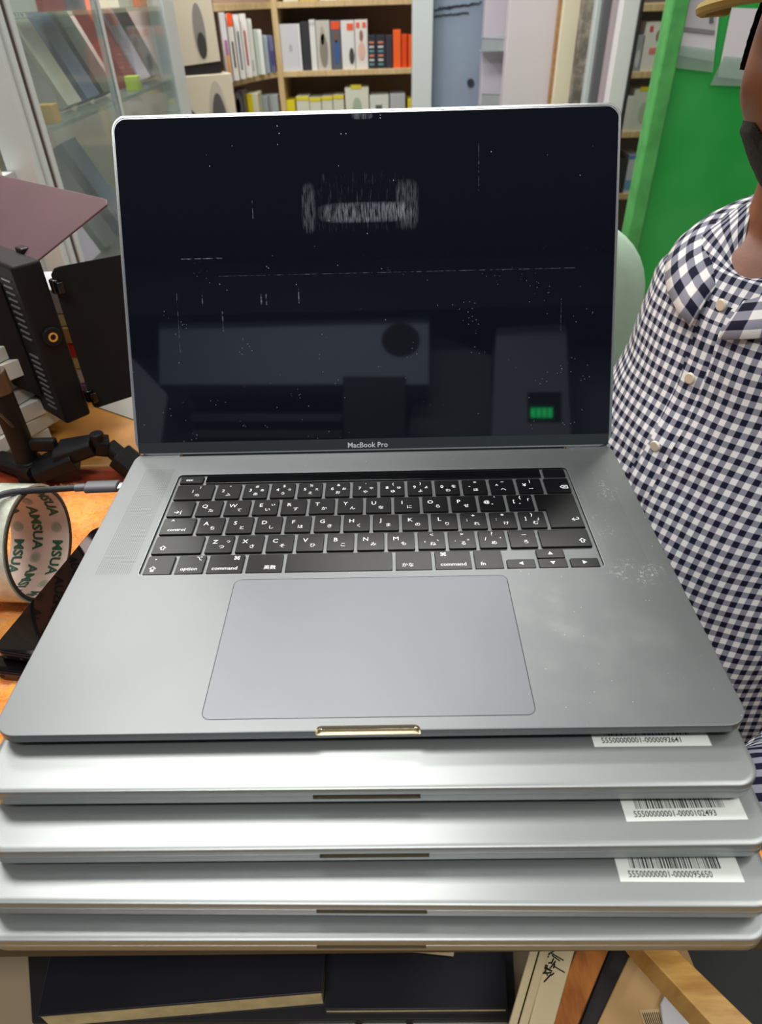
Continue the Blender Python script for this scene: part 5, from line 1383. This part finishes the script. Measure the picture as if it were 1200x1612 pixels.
# ================================================================== BEHIND THE PHOTOGRAPHER (seen in the black screen)
LNv = LN.normalized()
def refl(px, py, Y=-1.78):
    d = ray(px, py); t_ = (LO - CAM).dot(LNv) / d.dot(LNv); h = CAM + d * t_; r_ = d - 2 * d.dot(LNv) * LNv; return h + r_ * ((Y - h.y) / r_.y)
def rpanel(pts, Y, dep, name, m_, label, cat, kind=None):
    q = [refl(px, py, Y) for px, py in pts]; o = MB().prism(q, (0, -dep, 0)).build(name, m_, None, bevel=.004)
    if kind: struct(o)
    else: tag(o, label, cat)
    return o
CABW = mat('back_cabinet_grey', (150, 172, 206), .5)
bk = rpanel([(250, 492), (676, 490), (676, 606), (250, 606)], -1.55, .2, 'wall_cabinet', CABW, 'blue-grey wall unit with round dark opening, mirrored in the black screen', 'cabinet')
q = refl(631, 534, -1.545); rr = (refl(661, 534, -1.545) - q).length
MB().cyl(q, q + Vector((0, -.004, 0)), rr, n=40).build('round_opening', mat('opening_black', (10, 10, 12), .6), bk)
bk2 = rpanel([(782, 515), (892, 508), (900, 690), (775, 690)], -1.6, .15, 'voltage_unit', mat('unit_grey', (160, 166, 190), .5), 'grey electrical unit with green lit display, mirrored in the black screen', 'appliance')
q = [refl(px, py, -1.597) for px, py in ((831, 617), (884, 617), (884, 664), (831, 664))]
MB().prism(q, (0, -.004, 0)).build('display_window', mat('opening_black'), bk2)
b = MB()
for k in range(4):
    q = [refl(px, py, -1.590) for px, py in ((836 + k * 9, 642), (843 + k * 9, 642), (843 + k * 9, 657), (836 + k * 9, 657))]; b.prism(q, (0, -.002, 0))
b.build('green_digits', mat('green_glow', (20, 200, 110), .4, emit=((20, 220, 110), 6)), bk2)
rpanel([(675, 520), (775, 560), (775, 690), (640, 690)], -1.65, .1, 'pale_carton', mat('carton_shade', (104, 106, 118), .6), 'grey carton standing between the two wall units behind the photographer', 'box')
rpanel([(205, 560), (262, 620), (252, 700), (210, 700)], -1.5, .02, 'leaning_board', mat('lean_grey', (170, 180, 200), .5), 'grey board leaning by the shop front at the left, mirrored in the screen', 'board')
rpanel([(540, 592), (640, 592), (640, 700), (540, 700)], -1.45, .12, 'black_slab', mat('case_black'), 'black upright block standing in for the photographer, mirrored low in the screen', 'case')  # made-up block giving the photographer's dark reflection
for k, (y0_, y1_) in enumerate(((610, 626), (650, 664), (676, 690))):
    rpanel([(300, y0_), (540, y0_), (540, y1_), (300, y1_)], -1.62, .25, 'dark_shelf', mat('shelf_shade', (84, 84, 94), .6), ['top', 'middle', 'bottom'][k] + ' grey shelf plank behind the photographer, mirrored in the screen', 'shelf')
za_ = refl(600, 432, -1.5).z; zb_ = refl(600, 488, -1.5).z
struct(MB().box(-2.2, 2.4, -1.79, -1.5, zb_, za_).build('trim_9', mat('beam_dark', (40, 42, 50), .8), None))
# unseen ochre sheet added so the laptop notches reflect gold
struct(MB().box(-1.0, 1.0, -1.6, -.25, ZF, ZF + .004).build('added_reflector', mat('ochre_reflector', (226, 174, 84), .6), None))

# ceiling lamp fixtures
for nm, (x, y, sx, sy), lab in (('ceiling_lamp', (-0.50, .80, 1.2, .50), 'wide ceiling lamp over the stack'), ('ceiling_lamp', (.25, 2.05, 1.2, .3), 'long ceiling lamp in front of the wall shelving'), ('ceiling_lamp', (1.25, .0, .35, 1.2), 'ceiling lamp at the right wall'), ('ceiling_lamp', (-.2, -.75, 1.3, .25), 'ceiling lamp behind the photographer')):
    o = MB().box(-sx / 2 - .02, sx / 2 + .02, -sy / 2 - .02, sy / 2 + .02, -.03, 0).build(nm, mat('lamp_housing', (230, 230, 230), .5), None, M=T(x, y, ZC)); tag(o, lab, 'lamp')
